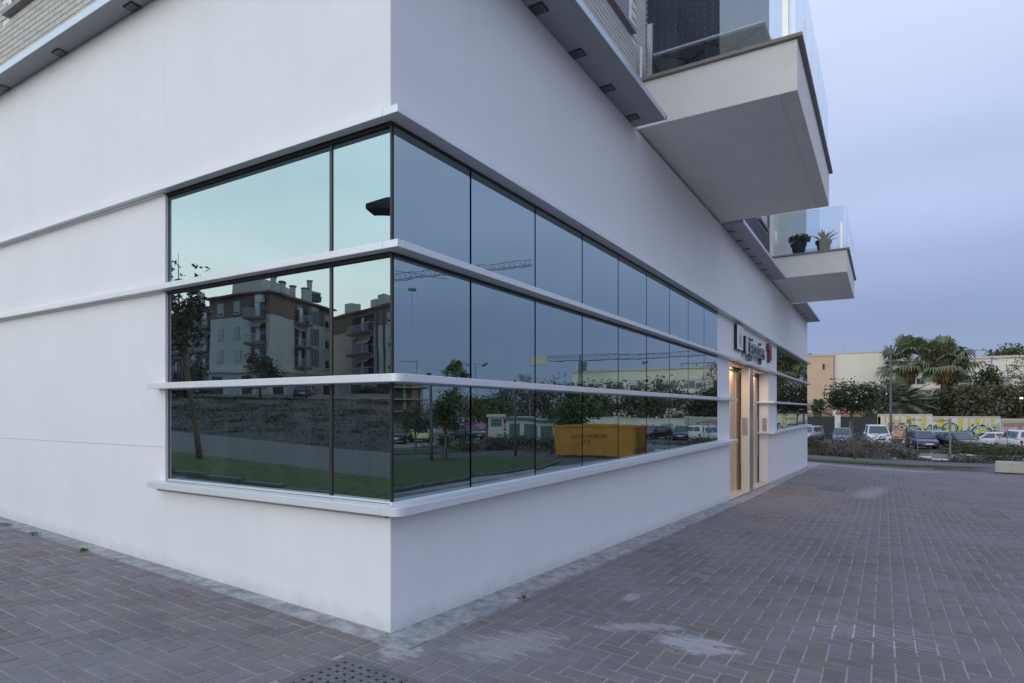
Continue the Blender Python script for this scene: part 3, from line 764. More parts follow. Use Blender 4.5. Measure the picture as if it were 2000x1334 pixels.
# windows with dark stone sills
def window(axis, a0, a1, z0, z1):
    m = MB(); s = MB(); g = MB(); f = MB()
    bx = (lambda M_, p, q, o0, o1, c, d: M_.box(o0, o1, p, q, c, d)) if axis == 'L' else (lambda M_, p, q, o0, o1, c, d: M_.box(p, q, o0, o1, c, d))
    bx(m, a0 + .02, a1 - .02, .036, .041, z0 + .06, z1)
    w_ = m.build('window', m_cream, B)
    bx(s, a0 - .03, a1 + .03, -.035, .042, z0, z0 + .055); s.build('sill', m_granite, w_)
    bx(f, a1 - .10, a1 - .03, .018, .036, z0 + .056, z1); bx(f, a0 + .03, a0 + .10, .018, .036, z0 + .056, z1); bx(f, a0 + .10, a1 - .10, .018, .036, z0 + .056, z0 + .11); f.build('frame', m_white, w_)
    bx(g, a0 + .10, a1 - .10, .028, .034, z0 + .11, z1); g.build('pane', m_glassdark, w_)
window('L', 4.4, 6.16, 6.30, 7.8); window('R', 3.0, 4.78, 6.64, 8.2); window('R', 14.6, 16.0, 6.72, 8.2)

# balconies
def balcony(x0, x1, warm):
    b_ = MB().box(x0, x1, -2.0, .028, 5.432, 6.06).build('balcony', m_balc, B, bevel=.008)
    MB().box(x0 - .05, x1 + .05, -2.06, 1.1, 6.061, 6.105).build('coping', m_granite, b_, bevel=.004)
    MB().box(x0 + .02, x1 - .02, -1.80, -1.785, 5.424, 5.4315).build('drip_groove', m_balc, b_)
    zt = 7.34
    # near and far ends, then the long side
    MB().box(x0 + .045, x0 + .057, -1.92, -.08, 6.106, zt).build('glass_panel', m_clear, b_)
    MB().box(x1 - .057, x1 - .045, -1.92, -.08, 6.106, zt).build('glass_panel', m_clear, b_)
    n = 5; st = (x1 - x0 - .1) / n
    for i in range(n):
        a = x0 + .05 + st * i
        MB().box(a + .01, a + st - .01, -1.985, -1.973, 6.106, zt).build('glass_panel', m_clear, b_)
    def post(x, y, ux): 
        m = MB()
        if ux: m.box(x - .035, x + .035, y - .011, y - .005, 6.106, 6.86); m.box(x - .035, x + .035, y + .013, y + .019, 6.106, 6.86)
        else: m.box(x - .011, x - .005, y - .035, y + .035, 6.106, 6.86); m.box(x + .013, x + .019, y - .035, y + .035, 6.106, 6.86)
        m.build('rail_post', m_steel, b_)
    post(x0 + .05, -.14, 0); post(x0 + .05, -1.86, 0); post(x1 - .05, -1.86, 0); post(x1 - .05, -.14, 0)
    for i in range(n):
        a = x0 + .05 + st * i; post(a + st, -1.979, 1) if i < n - 1 else None
    MB().box(x0 - .02, x0 + .02, -.045, -.02, 6.106, 6.55).build('end_strip', m_white, b_)
    return b_
b1 = balcony(5.0, 10.0, 0); b2 = balcony(16.5, 21.4, 1)
# glazed doors at the back of the balconies
for x0, x1, y in ((6.2, 9.4, 1.6), (17.4, 20.6, 1.2)):
    d_ = MB().box(x0, x1, y - .05, y - .005, 6.11, 8.4).build('balcony_door', m_white, B)
    for i in range(3):
        a = x0 + .06 + (x1 - x0 - .06) / 3 * i; MB().box(a, a + (x1 - x0) / 3 - .1, y - .058, y - .051, 6.2, 8.3).build('pane', m_glassdark, d_)

# ------------------------------------------------------------------ lit doorway
floorz = G(13.5, 0)
fl = MB(); xs_ = [10.8, 11, 16.19]
fl.add([(x, y, G(x, 0) + .02) for y in (-.02, 1.9) for x in xs_], [(0, 1, 4, 3), (1, 2, 5, 4)])
fl.build('threshold', m_tile, B, fix=False)
MB().box(10.8, 16.19, 1.85, 1.95, -1.2, 2.69).build('lobby_wall', m_cream, B)
MB().box(10.8, 16.19, .3, 1.85, 2.62, 2.69).build('lobby_ceiling', m_cream, B)
MB().box(10.82, 16.19, .025, .3, 2.60, 2.689).build('door_head', m_brushed, B)
col = MB().box(13.15, 13.64, .0, .20, -1.2, 2.60).build('pillar', m_cream, B)
MB().box(13.148, 13.642, -.006, .0, -1.2, 2.60).build('steel_face', m_brushed, col)
MB().box(13.13, 13.149, .05, .17, .92, 1.35).build('entry_keypad', m_brushed, col)
MB().box(16.17, 16.189, .06, .18, .88, 1.30).build('entry_keypad', m_brushed, B)
for x0, x1 in ((10.85, 13.75), (13.85, 16.17)):
    z = G(x0, 0) - .1
    d_ = MB().box(x0 + .08, x1 - .1, .30, .345, z + .02, 2.50).build('door', m_warmwood, B)
    fr = MB(); fr.box(x1 - .10, x1, .27, .36, z, 2.60); fr.box(x0, x0 + .07, .27, .36, z, 2.60); fr.box(x0 + .07, x1 - .10, .27, .36, 2.51, 2.60)
    fr.build('door_frame', m_dark, d_)
    MB().box(x1 - .36, x1 - .33, .25, .27, .2, 1.3).build('handle', m_brushed, d_)
    for i in (1, 2, 3):
        a = x0 + .08 + (x1 - x0 - .2) * i / 4; MB().box(a - .012, a + .012, .292, .2995, z + .02, 2.50).build('glazing_bar', m_cream, d_)
for x0, x1 in ((10.9, 13.1), (13.7, 16.1)):
    ld = bpy.data.lights.new('doorway_lamp', 'AREA'); ld.shape = 'RECTANGLE'; ld.size = (x1 - x0) * .5; ld.size_y = .16; ld.energy = 12; ld.color = (1.0, .70, .46)
    lo = bpy.data.objects.new('doorway_lamp', ld); COL.objects.link(lo); lo.location = ((x0 + x1) / 2, .16, 2.585); lo.parent = B
    MB().box(x0, x1, .08, .24, 2.59, 2.5985).build('lamp_strip', m_cream, B)

# the sign between the two upper ledges
S = empty('shop_sign', (13.6, -.02, 3.1), 0, 'chrome lettering with a person-like badge and a red end bracket above the doorway', 'sign')
pl = MB().box(11.26, 11.92, -.078, -.070, 2.92, 3.47).build('badge_plate', m_white, S, bevel=.006)
MB().box(11.255, 11.92, -.069, -.003, 2.915, 3.475).build('badge_box', m_black, S)
m = MB()
def disc(m, cx, cz, r0, r1, y, n=20):
    vs = []; 
    for k in range(n):
        t = 2 * math.pi * k / n; vs += [(cx + r0 * math.cos(t), y, cz + r0 * math.sin(t)), (cx + r1 * math.cos(t), y, cz + r1 * math.sin(t))]
    m.add(vs, [(2 * k, 2 * k + 1, (2 * k + 3) % (2 * n), (2 * k + 2) % (2 * n)) for k in range(n)])
disc(m, 11.61, 3.36, .035, .065, -.0805)
m.box(11.56, 11.66, -.0805, -.0785, 3.06, 3.25)
for k in range(4): m.box(11.43 + k * .1, 11.47 + k * .1, -.0805, -.0785, 2.99, 3.02 + .05 * (k % 2)); m.box(11.45, 11.53, -.0805, -.0785, 3.06 + .06 * k, 3.09 + .06 * k); m.box(11.69, 11.77, -.0805, -.0785, 3.06 + .06 * k, 3.09 + .06 * k)
m.build('badge_mark', m_signgrey, pl)
MB().box(12.08, 12.34, -.12, -.02, 2.86, 3.30).build('chrome_block', m_chrome, S, bevel=.006)
def text_mesh(s, size, depth):
    c = bpy.data.curves.new('lettering', 'FONT'); c.body = s; c.size = size; c.extrude = depth; c.resolution_u = 3
    o = bpy.data.objects.new('lettering', c); COL.objects.link(o)
    dg = bpy.context.evaluated_depsgraph_get(); me = bpy.data.meshes.new_from_object(o.evaluated_get(dg)); bpy.data.objects.remove(o); return me
x = 12.42
for ch in 'igicnoajes':
    me = text_mesh(ch, .66, .045); me.materials.append(m_chrome)
    wd = .88 * max(v.co.x for v in me.vertices)
    for v in me.vertices: v.co = Vector((x + v.co.x * .88, -.09 - v.co.z, 2.88 + v.co.y)) - S.location
    o = bpy.data.objects.new('letter', me); COL.objects.link(o); o.parent = S
    x += wd + .02
m = MB(); m.box(15.64, 15.78, -.085, -.02, 3.25, 3.44); m.box(15.78, 15.90, -.085, -.02, 2.90, 3.46); m.build('red_bracket', m_red, S, bevel=.005)
m = MB(); m.box(16.0, 16.06, -.10, -.02, 3.0, 3.38); m.box(16.06, 16.14, -.10, -.02, 2.98, 3.03); m.box(16.06, 16.14, -.10, -.02, 3.35, 3.40); m.build('end_bracket', m_chrome, S, bevel=.005)

# ------------------------------------------------------------------ plants
def leaf_quads(C, size, elong=1.6, upbias=.3, jit=.35):
    n = len(C)
    nrm = nprng.normal(size=(n, 3)); nrm[:, 2] = np.abs(nrm[:, 2]) + upbias; nrm /= np.linalg.norm(nrm, axis=1)[:, None]
    t = nprng.normal(size=(n, 3)); t -= (t * nrm).sum(1)[:, None] * nrm; t /= np.linalg.norm(t, axis=1)[:, None]
    b = np.cross(nrm, t)
    s = size * (1 + jit * nprng.uniform(-1, 1, n))[:, None]
    # pointed leaf: base, side, tip, side
    return np.stack([C - t * s * elong * .5, C + b * s * .38 - t * s * .05, C + t * s * elong * .5 + nrm * s * -.12, C - b * s * .38 - t * s * .05], 1)
def crown_pts(c, r, n, k, tight=.30, hollow=.55, flat=0.):
    d = nprng.normal(size=(k, 3)); d /= np.linalg.norm(d, axis=1)[:, None]
    rad = nprng.uniform(hollow, 1., k)[:, None]
    cl = d * rad
    if flat: cl[:, 2] = np.maximum(cl[:, 2], -flat)
    wgt = nprng.uniform(.4, 1.4, k); wgt /= wgt.sum()
    idx = nprng.choice(k, n, p=wgt); sg = nprng.uniform(.6, 1.3, k) * tight
    p = cl[idx] + np.clip(nprng.normal(size=(n, 3)), -1.7, 1.7) * sg[idx][:, None]
    return np.array(c) + p * np.array(r), np.array(c) + cl * np.array(r)
def tree(name, label, x, y, c, r, n=2600, leaf=.16, k=26, mat=None, trunk=.12, group=None, cat='tree', tight=.27, base=None, flowers=0, limbs=9, elong=1.6):
    z = G(x, y) if base is None else base
    root = empty(name, (x, y, z), 0, label, cat, group)
    pts, cl = crown_pts(c, r, n, k, tight)
    cr = quads_obj('crown', leaf_quads(pts, leaf, elong), mat or m_leaf, root)
    m = MB(); top = Vector(c) - Vector((0, 0, r[2] * .35))
    b0 = Vector((x, y, z - .1)); mid = b0.lerp(top, .55) + Vector((rnd.uniform(-1, 1), rnd.uniform(-1, 1), 0)) * trunk * .8
    m.tube([b0, b0.lerp(mid, .5) + Vector((rnd.uniform(-.4, .4) * trunk, 0, 0)), mid, top], [trunk * 1.15, trunk * .95, trunk * .85, trunk * .6], 8)
    for q in list(cl[:limbs]):
        q = Vector(q); a = mid.lerp(top, rnd.uniform(.3, 1)); h = a.lerp(q, .5) + Vector((0, 0, rnd.uniform(0, .15) * r[2]))
        m.tube([a, h, q], [trunk * .45, trunk * .28, trunk * .1], 5, cap=False)
    m.build('trunk', m_bark, root, smooth=True)
    if flowers:
        p2, _ = crown_pts(c, (r[0] * 1.38, r[1] * 1.38, r[2] * 1.3), flowers, 30, .10, .85)
        quads_obj('blossom', leaf_quads(p2, leaf * 1.0, 1.), m_flower, root)
    return root
def frond_blades(base, direc, length, drop, n, blade, wid):
    """feather frond: leaflets both sides of an arching midrib"""
    d = np.array(direc, float); d /= np.linalg.norm(d); side = np.cross(d, (0, 0, 1)); side /= max(1e-6, np.linalg.norm(side))
    out = []; pts = []
    for i in range(n + 1):
        t = i / n; p = np.array(base) + d * length * t + np.array((0, 0, -drop * t * t * length)); pts.append(p)
    for i in range(2, n):
        t = i / n; p = pts[i]; ax = pts[i + 1] - pts[i - 1]; ax /= np.linalg.norm(ax)
        bl = blade * (math.sin(math.pi * min(1, t * .9 + .12)) ** .7)
        for s in (-1, 1):
            tip = p + (side * s * .8 + ax * .65 + np.array((0, 0, -.18))) * bl * nprng.uniform(.85, 1.1)
            out.append([p - ax * wid, p + ax * wid, tip + ax * wid * .2, tip - ax * wid * .2])
    return out, pts
m_palmgrey = M('grey_green_frond', (.145, .17, .11), .6, rndv=.35, var=.2, scale=.6)
def feather_palm(name, label, x, y, trunk_h, length, n=26, trunk=.3, group=None, base=None, elev=(-.2, 1.2), leaf=.55, mat=None):
    z = G(x, y) if base is None else base
    root = empty(name, (x, y, z), 0, label, 'palm tree', group)
    Q = []; ribs = MB(); top = (x, y, z + trunk_h)
    for i in range(n):
        az = i * 2.39996 + rnd.uniform(-.2, .2); el = elev[0] + (elev[1] - elev[0]) * ((i + .5) / n) ** .8
        d = (math.cos(az) * math.cos(el), math.sin(az) * math.cos(el), math.sin(el)); ln = length * rnd.uniform(.85, 1.1)
        q, pts = frond_blades(top, d, ln, rnd.uniform(.25, .45), 26, leaf, .08 if length > 3 else .05 if length > 2 else .02); Q += q
        ribs.tube([tuple(p) for p in pts[::6]], [.035, .03, .022, .016, .01][:len(pts[::6])], 4, cap=False)
    cr = quads_obj('fronds', Q, mat or m_palm, root); ribs.build('midribs', m_palm, root)
    m = MB(); pr = []
    for i in range(9): t = i / 8; pr.append((trunk * (1.15 - .25 * t) * (1 + .06 * (i % 2)), trunk_h * t - .1 * (1 - t)))
    pr.append((trunk * .5, trunk_h + trunk * .6)); m.lathe((x, y, z), pr, 12); m.build('trunk', m_barkp, root, smooth=True)
    return root
def fan_palm(name, label, x, y, trunk_h, rad, n=34, trunk=.28, group=None, base=None, skirt=14):
    z = G(x, y) if base is None else base
    root = empty(name, (x, y, z), 0, label, 'palm tree', group)
    top = np.array((x, y, z + trunk_h)); Q = []; D = []; st = MB()
    def fan(az, el, ln, out, pet):
        d = np.array((math.cos(az) * math.cos(el), math.sin(az) * math.cos(el), math.sin(el))); p0 = top + d * .15; p1 = top + d * pet + np.array((0, 0, -.05 * pet))
        st.tube([tuple(p0), tuple(p1)], [.03, .02], 4, cap=False)
        s = np.cross(d, (0, 0, 1)); s /= max(1e-6, np.linalg.norm(s)); u = np.cross(s, d)
        for k in range(17):
            a = (k - 8) / 8 * 1.75
            bd = d * math.cos(a) + s * math.sin(a) + u * (-.12 * abs(a)); L_ = ln * (1 - .12 * abs(a)) * nprng.uniform(.88, 1.05)
            m1 = p1 + bd * L_ * .6; tip = p1 + bd * L_ * .92 + np.array((0, 0, -.30 * L_ * (1 + .5 * abs(a)) * nprng.uniform(.6, 1.3)))
            wv = np.cross(bd, u); wv /= np.linalg.norm(wv); ww = ln * .055
            out.append([p1, m1 + wv * ww, m1 + wv * ww * .9, p1]) if False else None
            out.append([p1 - wv * ww * .3, p1 + wv * ww * .3, m1 + wv * ww, m1 - wv * ww]); out.append([m1 - wv * ww, m1 + wv * ww, tip + wv * .006, tip - wv * .006])
    for i in range(n):
        el = -.55 + 1.95 * ((i + .5) / n); fan(i * 2.39996 + rnd.uniform(-.3, .3), el + rnd.uniform(-.25, .25), rad * .52 * rnd.uniform(.7, 1.2), Q, rad * .52 * rnd.uniform(.6, 1.25))
    for i in range(skirt): fan(i * 2.39996 + 1, rnd.uniform(-1.35, -.7), rad * .42, D, rad * .22)
    quads_obj('fronds', Q, m_palm, root)
    if skirt: quads_obj('dry_skirt', D, m_palmd, root)
    st.build('stalks', m_palmd, root)
    m = MB(); pr = [(trunk * (1.2 - .3 * t / 8) * (1 + .05 * (t % 2)), trunk_h * t / 8 - .05) for t in range(9)]
    m.lathe((x, y, z), pr, 12); m.build('trunk', m_barkp, root, smooth=True)
    return root
def shrub(label, x, y, r, h, n, mat, leaf=.09, group='shrubs on the waste ground', k=14, name='shrub'):
    z = G(x, y)
    root = empty(name, (x, y, z), 0, label, 'shrub', group)
    pts, cl = crown_pts((x, y, z + h * .5), (r, r, h * .55), n, k, .3, .3)
    pts[:, 2] = np.maximum(pts[:, 2], z + .01)
    quads_obj('foliage', leaf_quads(pts, leaf, 1.9), mat, root)
    m = MB()
    for q in cl[:7]: m.tube([(x + rnd.uniform(-.1, .1), y + rnd.uniform(-.1, .1), z - .03), tuple((np.array((x, y, z)) * .5 + q * .5)), tuple(q)], [.02, .015, .006], 4, cap=False)
    m.build('stems', m_bark, root)
    return root

# trees and palms seen past the end of the building
tree('flowering_tree', 'small round tree with pink-white blossom and a thin leaning trunk on the grass verge', 35.6, -1.5, (35.9, -1.35, 2.15), (1.15, 1.15, .86), 6500, .10, 40, m_leafd, .055, flowers=130, tight=.24)
feather_palm('feather_palm', 'stout feather palm in front of the peach tower, beside the green gate', 74.7, 3.6, 2.6, 2.7, 34, .42)
fan_palm('fan_palm', 'tall fan palm left of its twin, its crown behind the dark lamp post', 87.1, -5.3, 9.2, 3.7, 40, .32, 'tall fan palms')
fan_palm('fan_palm', 'tall fan palm with an orange-brown skirt, right of its twin', 85.7, -8.9, 8.7, 3.8, 40, .34, 'tall fan palms')
fan_palm('fan_palm', 'fan palm tucked low behind the tall pair, only its drooping edge showing', 90.5, -9.8, 8.0, 3.0, 34, .3, 'tall fan palms')
feather_palm('feather_palm', 'wide grey-green feather palm spreading over the end of the painted wall', 78.0, -4.3, 3.9, 4.3, 52, .42, elev=(-.45, 1.3), leaf=.9, mat=m_palmgrey)
tree('bushy_tree', 'dense dark low tree right behind the gate, half hidden by the wide feather palm', 72.2, -2.6, (72.2, -2.6, 1.75), (1.9, 1.9, 1.9), 3000, .2, 24, m_leafd, .12)
MASS = [(84.6, -6.9, 2.2, 2.3, 'dark tree standing just behind the face on the painted wall'), (82.3, -8.7, 2.6, 2.4, 'dark brown-green tree below the right fan palm'), (84.6, -10.5, 3.0, 2.5, 'tall bushy tree in the middle of the dark row behind the wall'),
        (81.2, -11.6, 2.9, 2.4, 'bushy tree whose crown hides the foot of the twin floodlight'), (87.8, -13.4, 5.0, 1.9, 'taller evergreen tree standing up out of the dark row'), (83.3, -14.2, 3.3, 2.5, 'dark tree above the step in the painted wall'), (85.7, -16.3, 3.6, 2.6, 'loose dark tree near the right edge with a lamp shining through'),
        (83.5, -17.9, 3.5, 2.6, 'dark tree at the very right edge of the row')]
for i, (x, y, zc, r, lab) in enumerate(MASS):
    tree('dark_tree', lab, x, y, (x, y, zc * .5 - .2), (r, r, zc * .5 + 1.1), 7500, .235, 50, (m_leafb, m_leafd, m_leafb)[i % 3], .16, 'dark trees behind the painted wall', tight=.25)
tree('bare_topped_tree', 'thin-crowned tree with bare twigs against the pale building, upper right', 92, -18.2, (92, -18.2, 6.2), (3.0, 3.0, 2.4), 1500, .16, 30, m_leafb, .15, tight=.16, limbs=24)
tree('distant_tree', 'clipped dark treetop showing over the peach tower', 100, 6.8, (100, 6.8, 8.6), (1.9, 1.9, 1.4), 1500, .25, 14, m_leafd, .2)
tree('distant_tree', 'flat dark treetop showing over the pale roof beyond the floodlights', 128, -20.5, (128, -20.5, 10.2), (3.4, 3.4, 1.6), 1800, .35, 16, m_leafd, .2)
# the same row goes on to the south; it shows in the glazing
ROW = [(63.7 + 8, -52.8, 3.9, 3.0), (71, -43.5, 3.8, 3.0), (70, -38.6, 4.3, 3.2), (71, -34.8, 4.6, 3.2), (73, -31.5, 4.2, 3.0), (72.5, -27.6, 4.0, 3.0), (73, -23.9, 4.2, 3.0), (73, -21.0, 4.6, 3.0)]
for i, (x, y, zc, r) in enumerate(ROW):
    tree('row_tree', 'brown-green tree in the row behind the street wall, number %s from the mirrored fan palm' % ('one two three four five six seven eight'.split()[i]), x, y, (x, y, zc * .5 - .3), (r, r, zc * .5 + .9), 2600, .25, 30, (m_leafb, m_leafd)[i % 2], .18, 'trees mirrored along the far street', tight=.25)
tree('bare_topped_tree', 'twiggy bare-topped tree rising over the mirrored row of trees', 66.5, -36.6, (66.5, -36.6, 4.6), (2.2, 2.2, 1.8), 700, .14, 26, m_leafb, .14, tight=.13, limbs=24)
fan_palm('fan_palm', 'twin-stemmed fan palm mirrored in the first wide pane', 57.3, -41.9, 7.4, 2.2, 36, .22, None, skirt=6)
feather_palm('feather_palm', 'bushy feather palm mirrored below the twin-stemmed fan palm', 46.5, -34.2, 3.4, 2.2, 26, .26)
tree('broad_tree', 'broad bright green tree mirrored above the yellow skip', 38.4, -16.6, (38.4, -16.6, 1.25), (1.75, 1.75, 1.0), 4200, .14, 30, m_leafy, .13, tight=.26)
tree('broad_tree', 'low spreading green tree mirrored left of the white hut', 43, -27.6, (43, -27.6, 1.2), (2.4, 2.4, 1.1), 3600, .16, 28, m_leafy, .13)
tree('verge_tree', 'round dark verge tree mirrored beside the small pole with a curved arm', 20.35, -15.17, (20.3, -15.1, 1.15), (1.05, 1.05, .78), 3400, .085, 26, m_leafd, .07)
feather_palm('young_palm', 'young palm with a short pale trunk mirrored on the lawn edge', 20.9, -15.6, .75, .85, 18, .11, leaf=.22)
tree('verge_tree', 'dark round tree mirrored in front of the unfinished concrete block', 27, -22.6, (27, -22.6, .95), (1.3, 1.3, .9), 3000, .1, 24, m_leafd, .08)
# north-west side, mirrored in the short window
tree('leaning_tree', 'young tree with a tall leaning trunk mirrored at the left end of the window', -4.23, 9.07, (-4.16, 9.76, 3.7), (.52, .52, .95), 1000, .095, 30, m_leaf, .06, tight=.26, limbs=16)
tree('street_tree', 'small dark street tree mirrored in front of the apartment balconies', -29.0, 40.5, (-29.0, 40.5, 4.7), (1.45, 1.45, 1.25), 1800, .16, 22, m_leafd, .1)
tree('street_tree', 'dark shrubby tree mirrored below the left balconies', -24.5, 44.5, (-24.5, 44.5, 4.0), (1.6, 1.6, 1.8), 2000, .18, 20, m_leafd, .1)
tree('street_tree', 'low spreading tree mirrored at the far right of the bank', -46.5, 44.5, (-46.5, 44.5, 3.3), (1.9, 1.9, .7), 1600, .18, 18, m_leafd, .1)

# shrubs and weeds on the waste ground
SH = [(39.6, 1.3, 1.0, .95, 900, m_weed, 'olive shrub at the left end of the waste ground, beside the building'), (40.2, -.6, .8, .6, 600, m_drygrey, 'grey twiggy shrub left of the leaning tree trunk'), (40.6, -2.9, 1.15, .85, 1200, m_drygrey, 'wide grey-brown shrub just right of the leaning tree trunk'),
      (40.0, -3.9, .8, .6, 700, m_leafb, 'dark green shrub at the edge of the gravel'), (46.3, -1.8, 1.9, 1.05, 1500, m_drygrey, 'tall dry brushwood in front of the white van'), (49.5, -8.2, 1.6, .9, 1500, m_weed, 'bright olive shrub in front of the black saloon'), (49.8, -10.4, 1.9, .85, 1500, m_weed, 'long olive shrub in front of the white estate car'),
      (38.5, -6.5, .9, .35, 500, m_drygrey, 'low dry shrub by the tall fence post'), (39.5, -8.4, 1.1, .45, 600, m_weed, 'low weedy shrub behind the concrete block')]
for x, y, r, h, n, mt, lab in SH: shrub(lab, x, y, r, h, n, mt)
SH2 = [(30.6, -18.8, 1.0, .9, 'dark mirrored shrub left of the shed'), (32.4, -18.2, 1.2, 1.0, 'dark mirrored shrub in front of the shed door'), (33.6, -16.6, 1.1, .9, 'dark mirrored shrub next to the yellow skip'), (29.6, -20.0, 1.1, .8, 'dark mirrored shrub below the low spreading tree')]
for x, y, r, h, lab in SH2: shrub(lab, x, y, r, h, 1000, m_leafb, .1, 'shrubs mirrored beyond the lawn')
m_bankweed = M('bank_weed', (.05, .055, .028), .85, var=.3, scale=.6, col2=(.035, .05, .02), rndv=.4)
def weeds(name, zones, mat, wid=.02):
    V = []
    for x0, x1, y0, y1, n, h in zones:
        x = nprng.uniform(x0, x1, n); y = nprng.uniform(y0, y1, n)
        # clumped
        cx = nprng.uniform(x0, x1, max(4, n // 60)); cy = nprng.uniform(y0, y1, len(cx)); k = nprng.integers(0, len(cx), n)
        s = nprng.uniform(.1, .5, len(cx))[k]; c = nprng.uniform(0, 1, n) < .75
        x = np.where(c, cx[k] + nprng.normal(size=n) * s, x); y = np.where(c, cy[k] + nprng.normal(size=n) * s, y)
        z = Gn(x, y) - .03; hh = h * nprng.uniform(.35, 1.2, n); a = nprng.uniform(0, 6.283, n); le = nprng.normal(size=(n, 2)) * hh[:, None] * .45
        dx = np.cos(a) * wid; dy = np.sin(a) * wid
        V.append(np.stack([np.stack([x - dx, y - dy, z], 1), np.stack([x + dx, y + dy, z], 1), np.stack([x + le[:, 0] * .5 + dx * .8, y + le[:, 1] * .5 + dy * .8, z + hh * .6], 1), np.stack([x + le[:, 0], y + le[:, 1], z + hh], 1)], 1))
    return tag(quads_obj(name, np.concatenate(V), mat), kind='stuff')
weeds('weeds', [(37, 41, -2, 6, 3200, .35), (37.6, 40, -10, -1, 2600, .16), (41, 52, 0, 8, 2600, .35), (48.5, 51.5, -14, 0, 1800, .22), (40, 52, -40, -14, 3000, .3)], m_weed)
weeds('dry_grass', [(37, 42, -3, 3, 2600, .45), (38, 40.5, -11, -3, 1200, .2), (43, 51, -3, 4, 2600, .5), (30, 44, -26, -14, 3600, .4)], m_drygrey)
weeds('bank_weeds', [(-16, -7.6, 4, 24, 12000, .08), (-30, -10, 10, 45, 14000, .16)], m_bankweed, .012)
weeds('grass', [(-4.55, -3.1, 1, 20, 22000, .055), (8, 24, -15.3, -9.6, 16000, .07), (7.5, 13, -12, -8.2, 9000, .06), (30.8, 33.2, -6.5, 4, 9000, .09)], m_blade, .006)
# tiny weeds growing in the joint along the wall foot
for x, y, r, lab in ((-.17, 4.95, .045, 'tiny green weed in the joint along the left wall, nearer the corner of the two'), (-.17, 5.7, .05, 'tiny green weed in the joint along the left wall, farther from the corner'), (-.16, 6.1, .05, 'tiny green weed at the left picture edge by the concrete strip'), (-.18, 3.85, .03, 'tiny weed sprouting between pavers below the left wall'), (1.33, -.285, .045, 'tiny green weed in the joint below the long window')):
    z = G(x, y); root = empty('weed', (x, y, z), 0, lab, 'weed', 'weeds in the paving joints')
    c = np.array((x, y, z + .02)) + nprng.normal(size=(22, 3)) * np.array((r * .55, r * .55, .008)); c[:, 2] = np.maximum(c[:, 2], z + .012)
    quads_obj('leaves', leaf_quads(c, .020, 1.8), m_leafy, root)
# dead leaves and scraps lying on the pavers
def leaf_litter():
    V = []
    for _ in range(150):
        x = rnd.uniform(-2.6, 6); y = rnd.uniform(-3.5, 4)
        if x > -.1 and y > -.1: continue
        z = G(x, y) + .014; a = rnd.uniform(0, 6.28); s = rnd.uniform(.003, .011)
        d = (math.cos(a) * s, math.sin(a) * s); e = (-d[1] * .45, d[0] * .45)
        V.append([(x - d[0], y - d[1], z), (x + e[0], y + e[1], z + .003), (x + d[0], y + d[1], z), (x - e[0], y - e[1], z + .004)])
    return V
tag(quads_obj('leaf_litter', leaf_litter(), m_bark), kind='stuff')
m_grit = M('lime_grit', (.55, .56, .58), .9)
def grit():
    V = []
    for _ in range(420):
        if rnd.random() < .5: x = rnd.uniform(-.3, 8); y = -abs(rnd.gauss(.12, .22)) - .02
        else: x = rnd.uniform(-2, 3.5); y = rnd.uniform(-3.2, 3)
        if x > -.02 and y > -.02: continue
        z = G(x, y) + .015; s = rnd.uniform(.002, .006); a = rnd.uniform(0, 6)
        p = [(x + s * math.cos(a + k * 1.57) * rnd.uniform(.6, 1), y + s * math.sin(a + k * 1.57) * rnd.uniform(.6, 1), z + .001 * (k % 2)) for k in range(4)]; V.append(p)
    return V
tag(quads_obj('grit', grit(), m_grit), kind='stuff')

